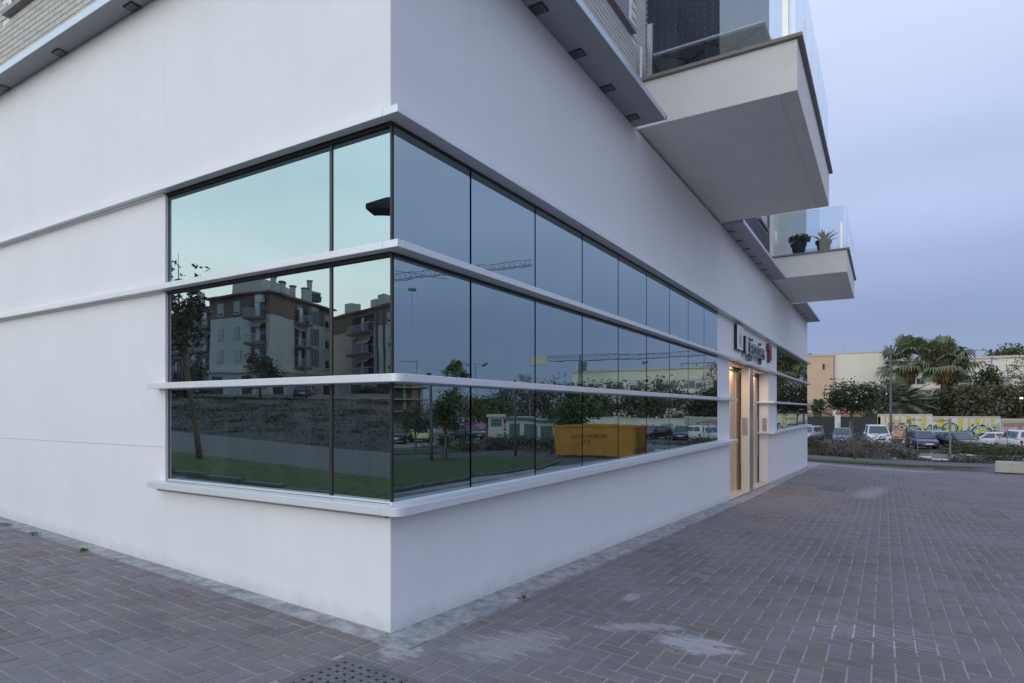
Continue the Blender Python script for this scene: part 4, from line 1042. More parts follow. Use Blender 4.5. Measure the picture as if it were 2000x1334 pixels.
# ------------------------------------------------------------------ cars
PAINT = {}
def paint(name, col, metal=.35):
    if name not in PAINT: PAINT[name] = M('car_paint_' + name, col, .28, metal=metal, var=.03, scale=2, coat=.6)
    return PAINT[name]
def car(name, label, cat, x, y, rz, pm, kind='hatch', Ln=4.1, W=1.7, H=1.45, group='parked cars'):
    root = empty(name, (x, y, G(x, y)), rz, label, cat, group)
    h = W / 2; f = Ln / 2
    zb = .86 * H / 1.45 + .03
    # lower body stations: x, half width, top height, bottom
    if kind == 'van': st = [(-f, h * .9, zb, .34), (-f + .08, h, zb + .04, .26), (-f * .4, h, zb + .02, .2), (f * .45, h, zb, .2), (f - .55, h * .98, zb - .06, .22), (f - .12, h * .90, zb - .22, .26), (f, h * .78, zb - .36, .34)]
    elif kind == 'saloon': st = [(-f, h * .85, zb - .06, .36), (-f + .1, h * .95, zb + .04, .26), (-f * .5, h, zb + .05, .2), (f * .3, h, zb + .02, .2), (f - .5, h * .96, zb - .1, .22), (f - .12, h * .88, zb - .2, .26), (f, h * .74, zb - .3, .34)]
    else: st = [(-f, h * .86, zb - .1, .38), (-f + .08, h * .95, zb + .0, .27), (-f * .5, h, zb + .04, .2), (f * .35, h, zb + .0, .2), (f - .45, h * .96, zb - .12, .22), (f - .10, h * .87, zb - .23, .27), (f, h * .72, zb - .34, .36)]
    m = MB(); vs = []; fs = []; prof = [(.80, 0), (.97, .22), (1., .55), (.97, .86), (.86, 1.), (0, 1.03)]
    ring = [(-a, b_) for a, b_ in prof[:-1]] + [prof[-1]] + [(a, b_) for a, b_ in reversed(prof[:-1])]
    nr = len(ring)
    for sx, hw, zt, z0 in st:
        for a, b_ in ring: vs.append((sx, a * hw, z0 + (zt - z0) * b_))
    for i in range(len(st) - 1):
        for k in range(nr): fs.append((i * nr + k, i * nr + (k + 1) % nr, (i + 1) * nr + (k + 1) % nr, (i + 1) * nr + k))
    fs += [tuple(range(nr)), tuple(range((len(st) - 1) * nr, len(st) * nr))]
    m.add(vs, fs); body = m.build('body', pm, root, local=True, bevel=.03)
    for p in body.data.polygons: p.use_smooth = True
    # cabin
    if kind == 'van': c = (-f + .04, f - 1.05, -f + .10, f - 1.75)
    elif kind == 'saloon': c = (-f + .55, f - 1.15, -f + 1.25, f - 1.95)
    elif kind == 'estate': c = (-f + .04, f - 1.15, -f + .18, f - 1.9)
    else: c = (-f + .10, f - 1.0, -f + .50, f - 1.75)
    bz = zb - .01; hb = h * .93; ht = h * .74
    V = [(c[0], -hb, bz), (c[1], -hb, bz - .03), (c[1], hb, bz - .03), (c[0], hb, bz), (c[2], -ht, H - .05), (c[3], -ht, H - .04), (c[3], ht, H - .04), (c[2], ht, H - .05)]
    m = MB(); m.add(V + [(c[2] + .12, -ht * .8, H), (c[3] - .15, -ht * .8, H), (c[3] - .15, ht * .8, H), (c[2] + .12, ht * .8, H)],
                    [(0, 1, 2, 3), (0, 1, 5, 4), (1, 2, 6, 5), (2, 3, 7, 6), (3, 0, 4, 7), (4, 5, 9, 8), (5, 6, 10, 9), (6, 7, 11, 10), (7, 4, 8, 11), (8, 9, 10, 11)])
    m.build('cabin', pm, root, local=True, bevel=.035, smooth=False)
    V = [Vector(p) for p in V]
    def glass(nm, a, b_, c_, d, u0, u1, v0, v1, off):
        """pane inside the quad a,b (bottom) d,c (top)"""
        def at(u, v): return (a.lerp(b_, u)).lerp(d.lerp(c_, u), v)
        n_ = (b_ - a).cross(d - a).normalized() * off
        q = [at(u0, v0), at(u1, v0), at(u1, v1), at(u0, v1)]
        m = MB(); m.add([p + n_ for p in q] + [p - n_ * 2 for p in q], [(0, 1, 2, 3), (4, 5, 6, 7), (0, 1, 5, 4), (1, 2, 6, 5), (2, 3, 7, 6), (3, 0, 4, 7)])
        return m.build(nm, m_glasscar, root, local=True)
    glass('windscreen', V[1], V[2], V[6], V[5], .06, .94, .08, .90, .012)
    if kind in ('estate', 'van'):
        glass('rear_window', V[3], V[0], V[4], V[7], .08, .48, .25, .88, .012); glass('rear_window', V[3], V[0], V[4], V[7], .52, .92, .25, .88, .012)
    else: glass('rear_window', V[3], V[0], V[4], V[7], .08, .92, .15, .88, .012)
    for sgn in (0, 1):
        a, b_, cc, d = (V[0], V[1], V[5], V[4]) if sgn == 0 else (V[2], V[3], V[7], V[6])
        for u0, u1 in (((.10, .50), (.54, .92)) if kind != 'van' else ((.62, .94), (.06, .3))):
            if sgn: u0, u1 = 1 - u1, 1 - u0
            glass('side_window', a, b_, cc, d, u0, u1, .12, .88, .012)
    for sx in (-f + .75, f - .78):
        for s in (-1, 1):
            wl = empty_part('wheel', root, (sx, s * (h - .10), .31))
            def cyl(nm, r0, r1, y0, y1, mt, par):
                m = MB(); n = 18; vs = []
                for r, yy in ((r0, y0), (r1, y0), (r1, y1), (r0, y1)):
                    for k in range(n): t = 2 * math.pi * k / n; vs.append((r * math.cos(t), yy, r * math.sin(t)))
                m.add(vs, [(i * n + k, i * n + (k + 1) % n, ((i + 1) % 4) * n + (k + 1) % n, ((i + 1) % 4) * n + k) for i in range(4) for k in range(n)])
                return m.build(nm, mt, par, local=True)
            cyl('tyre', .19, .31, -.10, .10, m_tyre, wl); cyl('rim', .02, .19, (.06 if s > 0 else -.08), (.08 if s > 0 else -.06), m_rim, wl)
    fz = st[-1][2]
    for s in (-1, 1):
        m = MB(); y0, y1 = s * h * .42, s * h * .80
        m.add([(f - .02, y0, fz - .17), (f - .13, y1, fz - .14), (f - .15, y1, fz + .03), (f - .03, y0, fz - .02), (f - .2, y0, fz - .17), (f - .3, y1, fz - .14), (f - .3, y1, fz + .03), (f - .2, y0, fz - .02)], [(0, 1, 2, 3), (4, 5, 6, 7), (0, 1, 5, 4), (1, 2, 6, 5), (2, 3, 7, 6), (3, 0, 4, 7)])
        m.v = [(p[0] + .035, p[1], p[2]) for p in m.v]
        m.build('headlight', m_lamp, root, local=True)
        MB().box(-f - .012, -f + .05, min(s * h * .62, s * h * .82), max(s * h * .62, s * h * .82), zb - .32, zb - .08).build('tail_lamp', m_tail, root, local=True)
        MB().box(c[1] - .22, c[1] - .10, min(s * (h + .01), s * (h + .15)), max(s * (h + .01), s * (h + .15)), zb - .02, zb + .11).build('mirror', pm, root, local=True, bevel=.02)
    MB().box(f - .05, f + .018, -h * .36, h * .36, fz - .15, fz - .05).build('grille', m_plastic, root, local=True)
    MB().box(f - .08, f + .03, -h * .66, h * .66, .30, .40).build('bumper', m_plastic, root, local=True, bevel=.015)
    MB().box(f + .02, f + .038, -.26, .26, .41, .52).build('number_plate', m_plate, root, local=True)
    MB().box(-f - .03, -f - .012, -.26, .26, .48, .59).build('number_plate', m_plate, root, local=True)
    return root
def empty_part(name, parent, loc):
    o = bpy.data.objects.new(name, None); COL.objects.link(o); o.parent = parent; o.location = loc; return o
PI = math.pi
car('parked_car', 'silver car half hidden by the end of the building', 'car', 57.6, 3.0, PI - .25, paint('silver', (.38, .40, .44)), 'hatch')
car('parked_car', 'grey-blue hatchback in front of the white gate pillar', 'car', 58.1, .25, PI + .05, paint('greyblue', (.10, .14, .20)), 'hatch', 3.9, 1.65, 1.42)
car('parked_van', 'white van between the green gate and the painted face', 'van', 57.6, -2.35, PI + .12, paint('white', (.62, .63, .64), 0.), 'van', 4.3, 1.8, 1.82)
car('parked_car', 'dark blue hatchback with pale headlamps facing the waste ground', 'car', 56.8, -5.5, PI + .20, paint('darkblue', (.018, .03, .085)), 'hatch', 4.0, 1.7, 1.42)
car('parked_car', 'black saloon behind the fence post, turned slightly right', 'car', 56.1, -7.75, PI + .55, paint('black', (.012, .013, .016)), 'saloon', 4.4, 1.75, 1.40)
car('parked_car', 'pale silver car mostly hidden behind the black saloon', 'car', 62.4, -7.0, PI + .3, paint('silver', (.38, .40, .44)), 'hatch', 4.0, 1.7, 1.35)
car('parked_car', 'white car with a dark roof left of the white estate', 'car', 61.8, -10.3, PI / 2 + .25, paint('white', (.62, .63, .64), 0.), 'saloon', 4.4, 1.75, 1.32)
car('parked_car', 'white estate car seen from behind at the right edge, with two rear windows', 'car', 55.4, -11.4, .22, paint('white', (.62, .63, .64), 0.), 'estate', 4.4, 1.8, 1.66)
car('parked_car', 'dark car mirrored to the right of the yellow skip', 'car', 62.2, -18.6, PI + .3, paint('black', (.012, .013, .016)), 'hatch')
car('parked_car', 'dark blue car mirrored in front of the graffiti, far along the street', 'car', 61.5, -15.6, PI - .2, paint('darkblue', (.018, .03, .085)), 'saloon')
car('parked_car', 'black car mirrored at the window corner, left of the lime car', 'car', 36.4, -32.4, 2.6, paint('black', (.012, .013, .016)), 'hatch', 3.9, 1.7, 1.45, 'cars mirrored on the south side')
car('parked_car', 'small lime-yellow car mirrored near the window corner', 'car', 39.6, -32.6, 2.5, paint('lime', (.50, .56, .10), 0.), 'hatch', 3.5, 1.6, 1.5, 'cars mirrored on the south side')
car('parked_car', 'dark green car mirrored below the bushy palm', 'car', 45.4, -31.5, 2.0, paint('darkgreen', (.012, .03, .03)), 'saloon', 4.3, 1.75, 1.4, 'cars mirrored on the south side')
car('parked_car', 'blue car mirrored at the top of the bank on the left', 'car', -31.5, 52.5, 2.4, paint('darkblue', (.018, .03, .085)), 'hatch', 4.0, 1.7, 1.45, 'cars mirrored on the bank')
car('parked_car', 'grey car mirrored below the small street tree', 'car', -36, 43.5, 2.4, paint('greyblue', (.10, .14, .20)), 'hatch', 4.0, 1.7, 1.45, 'cars mirrored on the bank')

# ------------------------------------------------------------------ street wall, gate, street furniture
WXP = 66.0
def wall_seg(label, y0, y1, zt):
    r = empty('painted_wall', (WXP, y0, G(WXP, y0)), 0, label, 'wall', 'segments of the street wall')
    MB().box(WXP, WXP + .25, min(y0, y1), max(y0, y1), -2.2, zt - .10).build('wall_face', m_wallwhite, r)
    MB().box(WXP - .06, WXP + .31, min(y0, y1) + .004, max(y0, y1) - .004, zt - .099, zt).build('coping', m_conc, r)
    return r
W1 = wall_seg('tallest piece of street wall, painted with a face in glasses on yellow', -2.3, -6.7, 1.13)
W2 = wall_seg('piece of street wall with big blue and yellow lettering', -6.7, -11.7, .93)
W3 = wall_seg('lower piece of street wall painted green and pink, at the right edge', -11.7, -16.5, .75)
W4 = wall_seg('whitewashed street wall with dark scrawls, mirrored behind the cars', -16.5, -31, .55)
W5 = wall_seg('purple-painted street wall mirrored below the bushy palm', -31, -48, .45)
GM = {}
def gm(name, c):
    if name not in GM: GM[name] = M('spray_' + name, c, .8, var=.12, scale=3)
    return GM[name]
WB = -1.70
def deco(root, name, polys, mat, lay):
    """flat paint on the wall: polys in (metres along from y=-2.3, metres above the wall foot)"""
    m = MB()
    for P in polys:
        m.add([(WXP - .004 * lay - .002, -2.3 - a, WB + h) for a, h in P], [tuple(range(len(P)))])
    m.build(name, mat, root, fix=False)
def ell(a, h, ra, rh, n=18, t0=0, t1=2 * PI): return [(a + ra * math.cos(t0 + (t1 - t0) * k / n), h + rh * math.sin(t0 + (t1 - t0) * k / n)) for k in range(n + (t1 - t0 < 6.2))]
def arcband(a, h, ra, rh, wd, t0, t1, n=14):
    o = [(a + ra * math.cos(t0 + (t1 - t0) * k / n), h + rh * math.sin(t0 + (t1 - t0) * k / n)) for k in range(n + 1)]
    i = [(a + (ra - wd) * math.cos(t0 + (t1 - t0) * k / n), h + (rh - wd) * math.sin(t0 + (t1 - t0) * k / n)) for k in range(n + 1)]
    return [[o[k], o[k + 1], i[k + 1], i[k]] for k in range(n)]
def strk(pts, wd):
    out = []
    for (a, b_), (c, d) in zip(pts, pts[1:]):
        L_ = math.hypot(c - a, d - b_); nx, ny = -(d - b_) / L_ * wd / 2, (c - a) / L_ * wd / 2
        out.append([(a + nx, b_ + ny), (c + nx, d + ny), (c - nx, d - ny), (a - nx, b_ - ny)])
    return out
yel, blk, skin, teal_, pink, grn, org, pur, wht, gry = gm('yellow', (.56, .46, .08)), gm('black', (.02, .025, .04)), gm('skin', (.50, .36, .27)), gm('teal', (.20, .38, .38)), gm('pink', (.50, .22, .36)), gm('green', (.34, .40, .30)), gm('rust', (.34, .18, .14)), gm('purple', (.16, .07, .2)), gm('white', (.66, .66, .6)), gm('grey', (.3, .3, .32))
r2 = random.Random(3)
drips = []
a = .05
while a < 9.3:
    wd = r2.uniform(.12, .5); lim = 2.62 if a < 4.2 else 2.44
    drips.append([(a, lim), (a + wd, lim), (a + wd, lim - r2.uniform(.3, 1.5)), (a + wd * .5, lim - r2.uniform(.5, 1.9)), (a, lim - r2.uniform(.3, 1.4))]); a += wd + r2.uniform(.08, .5)
deco(W1, 'yellow_drips', [d for d in drips if d[1][0] < 4.35] + [[(0, .1), (.28, .1), (.28, 2.55), (0, 2.55)], [(2.3, .2), (3.5, .6), (3.3, 1.6), (2.6, 1.2)]], yel, 1)
deco(W2, 'yellow_drips', [d for d in drips if d[0][0] > 4.45], yel, 1)
deco(W1, 'face', [ell(1.55, 1.15, .88, 1.15)], skin, 2)
deco(W1, 'face_shade', [[(1.95, .15), (2.35, .6), (2.38, 1.5), (2.1, 1.1)], [(.75, 1.1), (.95, .5), (1.0, 1.3)]], gm('brown', (.26, .15, .10)), 3)
deco(W1, 'glasses', arcband(1.16, 1.55, .36, .28, .06, 0, 2 * PI) + arcband(2.02, 1.55, .40, .30, .06, 0, 2 * PI) + strk([(1.5, 1.62), (1.64, 1.62)], .06), blk, 4)
deco(W1, 'eyes', [ell(1.2, 1.56, .14, .07), ell(2.0, 1.56, .14, .07)] + strk([(.9, 1.92), (1.4, 1.96)], .07) + strk([(1.75, 1.96), (2.3, 1.92)], .07), blk, 5)
deco(W1, 'nose_shade', strk([(1.58, 1.5), (1.48, 1.05), (1.75, 1.0)], .05), gm('brown', (0, 0, 0)), 5)
deco(W1, 'mouth', [[(1.25, .62), (1.55, .72), (1.95, .62), (1.6, .48)]], gm('lip', (.32, .06, .07)), 5)
deco(W1, 'beard', [[(1.0, .45), (2.1, .45), (1.9, .05), (1.2, .05)]], blk, 3)
def letters(root, s, a, h, size, mat, lay, name='lettering'):
    me = text_mesh(s, size, 0.001); me.materials.append(mat)
    vs = [Vector((WXP - .004 * lay - .002 - v.co.z, -2.3 - a - v.co.x, WB + h + v.co.y)) - root.location for v in me.vertices]
    for v, q in zip(me.vertices, vs): v.co = q
    o = bpy.data.objects.new(name, me); COL.objects.link(o); o.parent = root
letters(W1, 'ARCAL', 2.55, 2.18, .34, blk, 4); letters(W2, 'IGUERPA', 4.45, 2.12, .34, blk, 4)
# big blue lettering with black outlines and yellow middles
def blob(root, P, inn, yl=None):
    deco(root, 'letter_outline', [P], blk, 6); deco(root, 'letter_fill', [inn], teal_, 7)
    if yl: deco(root, 'letter_middle', [yl], yel, 8)
def sc_(P, f):
    ca = sum(p[0] for p in P) / len(P); ch = sum(p[1] for p in P) / len(P); return [(ca + (a - ca) * f, ch + (h - ch) * f) for a, h in P]
for P, root, yv in (
    (ell(2.95, 1.2, .62, .62), W1, ell(2.98, 1.1, .24, .26)),
    ([(3.45, .75), (4.2, 1.9), (4.36, 1.8), (4.36, .6), (3.9, .4)], W1, [(3.9, .9), (4.15, 1.3), (4.2, .9)]),
    ([(4.45, 1.75), (5.3, 1.55), (5.9, .9), (5.5, .25), (4.6, .3)], W2, [(4.75, .45), (5.4, .45), (5.4, .9), (4.75, .9)]),
    (ell(5.75, 1.55, .62, .52), W2, ell(5.7, 1.5, .34, .3)),
    ([(6.2, 1.25), (7.2, 1.35), (7.9, 1.15), (7.1, .55), (6.3, .6)], W2, None),
    (ell(8.05, 1.2, .78, .66), W2, ell(8.05, 1.15, .5, .44))):
    blob(root, P, sc_(P, .84), yv)
deco(W2, 'letter_spikes', [[(x, 1.0 + .3 * k), (x + .5, 1.05 + .3 * k), (x, 1.12 + .3 * k)] for k, x in enumerate((8.9, 8.85, 8.8))] + [[(2.6 + .3 * k, 1.8), (2.7 + .3 * k, 2.2), (2.8 + .3 * k, 1.8)] for k in range(0)] + [[(7.3 + .35 * k, 1.75), (7.4 + .35 * k, 2.05), (7.5 + .35 * k, 1.75)] for k in range(4)], blk, 6)
deco(W3, 'green_field', [[(9.42, .2), (14.15, .2), (14.15, 2.3), (9.42, 2.3)]], grn, 1)
deco(W3, 'rust_roof', [[(9.6, 2.05), (11.6, 2.15), (12.3, 1.75), (9.6, 1.7)]], org, 2)
deco(W3, 'pink_letters', [[(9.6 + .30 * k, .75), (9.76 + .30 * k, .75), (9.8 + .30 * k, 1.65), (9.64 + .30 * k, 1.65)] for k in range(13)], pink, 3)
deco(W3, 'pink_wash', [[(9.55, .7), (13.6, .7), (13.2, 1.7), (9.55, 1.68)]], gm('pale_pink', (.5, .40, .45)), 2)
deco(W3, 'dark_strokes', strk([(10.4, 1.6), (11.8, .8)], .05) + strk([(12.4, 1.75), (13.1, 1.2), (13.9, 1.9)], .06) + arcband(13.2, 1.75, .5, .3, .05, PI, 2 * PI), blk, 4)
deco(W2, 'green_edge', [[(8.8, 1.9), (9.38, 2.1), (9.38, .2), (9.0, .3)]], grn, 2)
sp = []
for k in range(22):
    a = 14.4 + k * .62; sp += strk([(a, .5 + .3 * r2.random()), (a + .2, 1.2 + .4 * r2.random()), (a + .45, .6 + .3 * r2.random())], .07 + .06 * r2.random())
deco(W4, 'scrawl', sp, gry, 1)
deco(W4, 'green_tag', [[(15.4, .5), (17.0, .5), (16.8, 1.5), (15.6, 1.7)], [(22, .4), (24.5, .4), (24.2, 1.3), (22.2, 1.5)]], gm('mint', (.2, .36, .28)), 2)
deco(W5, 'purple_field', [[(29, .2), (44.5, .2), (44.5, 1.9), (29, 1.9)]], pur, 1)
deco(W5, 'pink_tags', [ell(31 + 2.1 * k, 1.0, .8, .55) for k in range(6)], pink, 2)

for root, a0, a1, hm in ((W1, 2.4, 4.3, 2.4), (W2, 4.5, 9.3, 2.2), (W3, 9.5, 14.1, 2.1)):
    for nm_, mt_ in (('small_tags', blk), ('pale_tags', wht), ('blue_tags', gm('blue', (.10, .18, .30)))):
        sp = []
        for k in range(int((a1 - a0) * 3)):
            a = r2.uniform(a0, a1 - .3); h = r2.uniform(.35, hm - .3); d = r2.uniform(.1, .28)
            pts = [(a, h), (a + d * .4, h + r2.uniform(-.3, .3)), (a + d, h + r2.uniform(-.15, .2)), (a + d * .8, h - r2.uniform(.05, .3))]
            sp += strk(pts, r2.uniform(.03, .07))
        deco(root, nm_, sp, mt_, 9 + ('small_tags', 'pale_tags', 'blue_tags').index(nm_))
g = empty('gate', (WXP, 1.2, -1.5), 0, 'dark green sheet-metal gate with scrawled tags and spikes above', 'gate')
for y0, y1 in ((1.35, 5.6), (-2.28, .85)):
    lf = MB().box(WXP + .05, WXP + .10, y0, y1, -1.65, .86).build('gate_leaf', m_gate, g)
    n = int((y1 - y0) / .16); m = MB()
    for i in range(n): m.bar((WXP + .09, y0 + .08 + i * .16, .86), (WXP + .09, y0 + .08 + i * .16, 1.35), .022)
    m.box(WXP + .08, WXP + .10, y0, y1, 1.18, 1.21); m.build('spike_row', m_pole, lf, fix=False)
for s_, a, h_ in (('tesout', -5.75 + .0, 1.45), ('aruk', -1.1, 1.35)):
    letters(g, s_, a, h_, .42, gry, -18, 'scrawl')
for o in list(g.children):
    if o.name.startswith('scrawl'): o.location.x -= .03
MB().box(WXP - .05, WXP + .30, .85, 1.35, -1.65, 1.0).build('gate_pillar', m_wallwhite, g)
MB().box(WXP - .05, WXP + .30, 5.6, 6.1, -1.65, 1.0).build('gate_pillar', m_wallwhite, g)

b = empty('concrete_block', (30.3, -7.5, G(30.3, -7.5)), R(-8), 'pale concrete block lying on the plaza at the right edge', 'concrete block')
m = MB(); m.add([(-.33, -.52, 0), (.33, -.52, 0), (.33, .52, 0), (-.33, .52, 0), (-.27, -.50, .46), (.27, -.50, .46), (.27, .50, .46), (-.27, .50, .46)], [(0, 3, 2, 1), (4, 5, 6, 7), (0, 1, 5, 4), (1, 2, 6, 5), (2, 3, 7, 6), (3, 0, 4, 7)])
m.v = [(p[0], p[1], p[2] + .05) for p in m.v]; m.build('block', m_conc, b, local=True, bevel=.02)
for yy in (-.35, .35): MB().box(-.2, .2, yy - .08, yy + .08, -.02, .06).build('foot', m_iron, b, local=True)

def post(label, x, y, h, rad=.03, lean=(0, 0), group='fence posts on the waste ground'):
    z = G(x, y); r = empty('fence_post', (x, y, z), 0, label, 'post', group)
    MB().tube([(x, y, z - .2), (x + lean[0], y + lean[1], z + h)], rad, 8).build('shaft', m_galv, r, smooth=False)
    MB().lathe((x + lean[0], y + lean[1], z + h), [(rad * 1.25, -.03), (rad * 1.25, .01), (rad * .5, .03)], 8).build('cap', m_galv, r)
post('tall thin fence post in front of the black saloon', 38.4, -6.0, 2.35, .045)
post('thin post in front of the dark blue hatchback', 51.5, -5.0, 1.9, .03)
post('thin post in front of the white estate car', 50.5, -10.1, 1.9, .03)
post('thin post left of the leaning tree trunk, before the grey-blue hatchback', 50.8, .15, 1.9, .03)
post('thin post just right of the leaning tree trunk', 51.2, -.6, 2.0, .03)

def lamp_post(label, x, y, h, rad, head, group=None, base=None, mat=None, az=0.):
    z = G(x, y) if base is None else base
    r = empty('lamp_post', (x, y, z), 0, label, 'lamp post', group)
    MB().tube([(x, y, z - .2), (x, y, z + .9), (x, y, z + h)], [rad * 1.2, rad, rad * .75], 10).build('shaft', mat or m_pole, r, smooth=True)
    MB().lathe((x, y, z), [(rad * 2, -.05), (rad * 2, .06), (rad * 1.25, .1)], 10).build('base_plate', mat or m_pole, r)
    ca, sa = math.cos(az), math.sin(az)
    if head == 'twin':
        m = MB(); m.tube([(x - sa * 1.2, y + ca * 1.2, z + h + .05), (x + sa * 1.2, y - ca * 1.2, z + h + .05)], rad * .5, 6); m.build('crossarm', m_galv, r)
        for s in (-1, 1):
            c = (x + s * sa * 1.2, y - s * ca * 1.2); MB().add([(c[0] - .3, c[1] - .32 * s, z + h - .25), (c[0] + .3, c[1] - .32 * s, z + h - .25), (c[0] + .3, c[1] + .32 * s, z + h + .15), (c[0] - .3, c[1] + .32 * s, z + h + .15), (c[0] - .2, c[1] - .3 * s, z + h - .05), (c[0] + .2, c[1] - .3 * s, z + h - .05), (c[0] + .2, c[1] + .22 * s, z + h + .32), (c[0] - .2, c[1] + .22 * s, z + h + .32)], [(0, 3, 2, 1), (4, 5, 6, 7), (0, 1, 5, 4), (1, 2, 6, 5), (2, 3, 7, 6), (3, 0, 4, 7)]).build('floodlight', m_galv, r)
    elif head == 'arm':
        MB().tube([(x, y, z + h - .1), (x + ca * .35, y + sa * .35, z + h + .12), (x + ca * .9, y + sa * .9, z + h + .16)], rad * .5, 6).build('arm', mat or m_pole, r)
        MB().obox((x + ca * 1.15, y + sa * 1.15), (ca, sa), (-sa, ca), .3, .09, z + h + .1, z + h + .2).build('lamp_head', mat or m_pole, r, bevel=.03)
    elif head == 'cross':
        MB().bar((x - sa * .7, y + ca * .7, z + h), (x + sa * .7, y - ca * .7, z + h), .06).build('crossbar', m_pole, r); MB().bar((x, y, z + h), (x, y, z + h + .9), .03).build('spike', m_pole, r)
    elif head == 'ball':
        MB().lathe((x, y, z + h), [(.05, 0), (.16, .1), (.2, .25), (.12, .4), (.02, .45)], 10).build('lamp_head', m_galv, r, smooth=True)
    return r
lamp_post('tall dark lamp post in front of the white van, its top among the palm fronds', 57.8, -3.35, 8.6, .10, 'none')
lamp_post('grey mast with twin floodlights right of the palms', 96.4, -12.9, 10.9, .11, 'twin', 'sports floodlights', mat=m_galv, az=.3)
lamp_post('grey mast with a small forked head, second floodlight from the palms', 102.5, -15.4, 10.2, .11, 'twin', 'sports floodlights', mat=m_galv, az=1.2)
lamp_post('lowest grey mast at the right, third floodlight from the palms', 106.2, -17.6, 8.6, .10, 'ball', 'sports floodlights', mat=m_galv)
lamp_post('mirrored mast with twin floodlights right of the mirrored fan palm', 58.7, -39.7, 8.7, .08, 'twin', 'sports floodlights', mat=m_galv, az=2.4)
lamp_post('mirrored dark pole with a small curved arm on the lawn edge', 18.3, -14.35, 3.75, .07, 'arm', 'poles mirrored on the lawn', az=2.5)
lamp_post('plain mirrored dark pole left of the yellow skip', 23.84, -13.28, 4.1, .065, 'none', 'poles mirrored on the lawn')
lamp_post('mirrored lamp post with a short arm, before the lattice stair of the apartments', -24.1, 29.3, 4.75, .06, 'arm', 'lamp posts mirrored along the bank', az=-.9)
lamp_post('mirrored lamp post behind the leaning tree', -19.9, 36.3, 6.2, .06, 'arm', 'lamp posts mirrored along the bank', az=-.5)
lamp_post('tall mirrored mast with a thin cross top over the leaning tree', -22.6, 41.4, 9.7, .05, 'cross', 'lamp posts mirrored along the bank', az=.8)
lamp_post('mirrored lamp post before the right-hand apartments', -40.2, 38.3, 6.9, .08, 'arm', 'lamp posts mirrored along the bank', az=2.2)
# flat street lamp by the building, mirrored close in the upper pane
lz = G(-6.3, 4.9); LP = empty('street_lamp', (-6.3, 4.9, lz), 0, 'flat black street lamp head mirrored beside the corner of the upper pane', 'street lamp')
MB().tube([(-6.3, 4.9, lz - .2), (-6.3, 4.9, 5.55)], [.075, .05], 10).build('shaft', m_pole, LP, smooth=True)
dx, dy = .42, .91; ux, uy = (dx, dy), (-dy, dx)
lc = (-6.3 + dx * .62, 4.9 + dy * .62)
m = MB(); P = []
for z_, s0, s1, hw in ((5.50, -.62, .50, .24), (5.60, -.62, .50, .24), (5.74, -.56, .10, .17)):
    for s, q in ((s0, -hw), (s1, -hw), (s1, hw), (s0, hw)): P.append((lc[0] + ux[0] * s + uy[0] * q, lc[1] + ux[1] * s + uy[1] * q, z_))
m.add(P, [(0, 3, 2, 1), (8, 9, 10, 11)] + [(i + a_, (i + 1) % 4 + a_, (i + 1) % 4 + a_ + 4, i + a_ + 4) for a_ in (0, 4) for i in range(4)]); m.build('lamp_head', m_plastic, LP, bevel=.01)
for k in range(8):
    s = -.46 + k * .07; c = (lc[0] + ux[0] * s, lc[1] + ux[1] * s); MB().obox(c, ux, uy, .012, .11, 5.735, 5.775).build('cooling_fin', m_plastic, LP)

# a lit lamp glimpsed through the trees
LL = empty('lit_lamp', (82.0, -13.6, 2.6), 0, 'small bright lamp shining through the dark trees at the right edge', 'lamp')
m_lit = bpy.data.materials.new('lit_lens'); m_lit.use_nodes = True
pb = m_lit.node_tree.nodes['Principled BSDF']; pb.inputs['Emission Color'].default_value = (1, .93, .7, 1); pb.inputs['Emission Strength'].default_value = 2.2; pb.inputs['Base Color'].default_value = (.9, .9, .8, 1)
bz_ = px(82, -13.6, 2.6)
LX_, LY_ = 80.6, -15.3
MB().box(LX_, LX_ + .12, LY_ - .16, LY_ + .16, 2.66, 2.86).build('housing', m_pole, LL); MB().box(LX_ - .02, LX_, LY_ - .13, LY_ + .13, 2.69, 2.83).build('lens', m_lit, LL)
MB().tube([(LX_ + .1, LY_, -1.7), (LX_ + .1, LY_, 2.66)], .03, 8).build('shaft', m_pole, LL)

# litter on the waste ground
def board(label, x, y, rz, a, b_, h, tilt=0.):
    o = empty('white_board', (x, y, G(x, y)), rz, label, 'board', 'white boards dumped on the waste ground')
    MB().box(-a, a, -b_, b_, .02, .02 + h).build('board', m_white, o, local=True, bevel=.02); MB().box(-a * .8, a * .8, -b_ * .8, b_ * .8, .02 + h, .03 + h).build('lining', m_plate, o, local=True)
board('left one of two white boards lying at the edge of the path', 40.2, -4.9, 1.3, .35, .16, .14)
board('right one of two white boards lying at the edge of the path', 38.4, -5.2 - .35, 1.35, .38, .15, .12)
def rock(label, x, y, s):
    z = G(x, y); o = empty('rubble', (x, y, z), 0, label, 'rubble', 'rubble heaps on the waste ground')
    for k in range(7):
        bm = bmesh.new(); bmesh.ops.create_icosphere(bm, subdivisions=2, radius=s * rnd.uniform(.25, .6))
        ox, oy = rnd.gauss(0, s * .7), rnd.gauss(0, s * .9)
        for v in bm.verts: v.co = Vector((v.co.x * 1.2 + ox, v.co.y * 1.3 + oy, max(-.02, v.co.z * .6 * rnd.uniform(.8, 1.2) + s * .1)))
        me = bpy.data.meshes.new('stone'); bm.to_mesh(me); bm.free(); me.materials.append(m_conc if k % 2 else m_gravel); q = bpy.data.objects.new('stone', me); COL.objects.link(q); q.parent = o
rock('pale rubble heap left of the leaning trunk, by the building', 39.3, .55, .42); rock('pale rubble behind the leaning trunk', 41.5, -1.0, .5); rock('small pale stones right of the leaning trunk', 38.6, -3.1, .22); rock('scattered pale stones beyond the long olive shrub', 46.5, -7.6, .3)

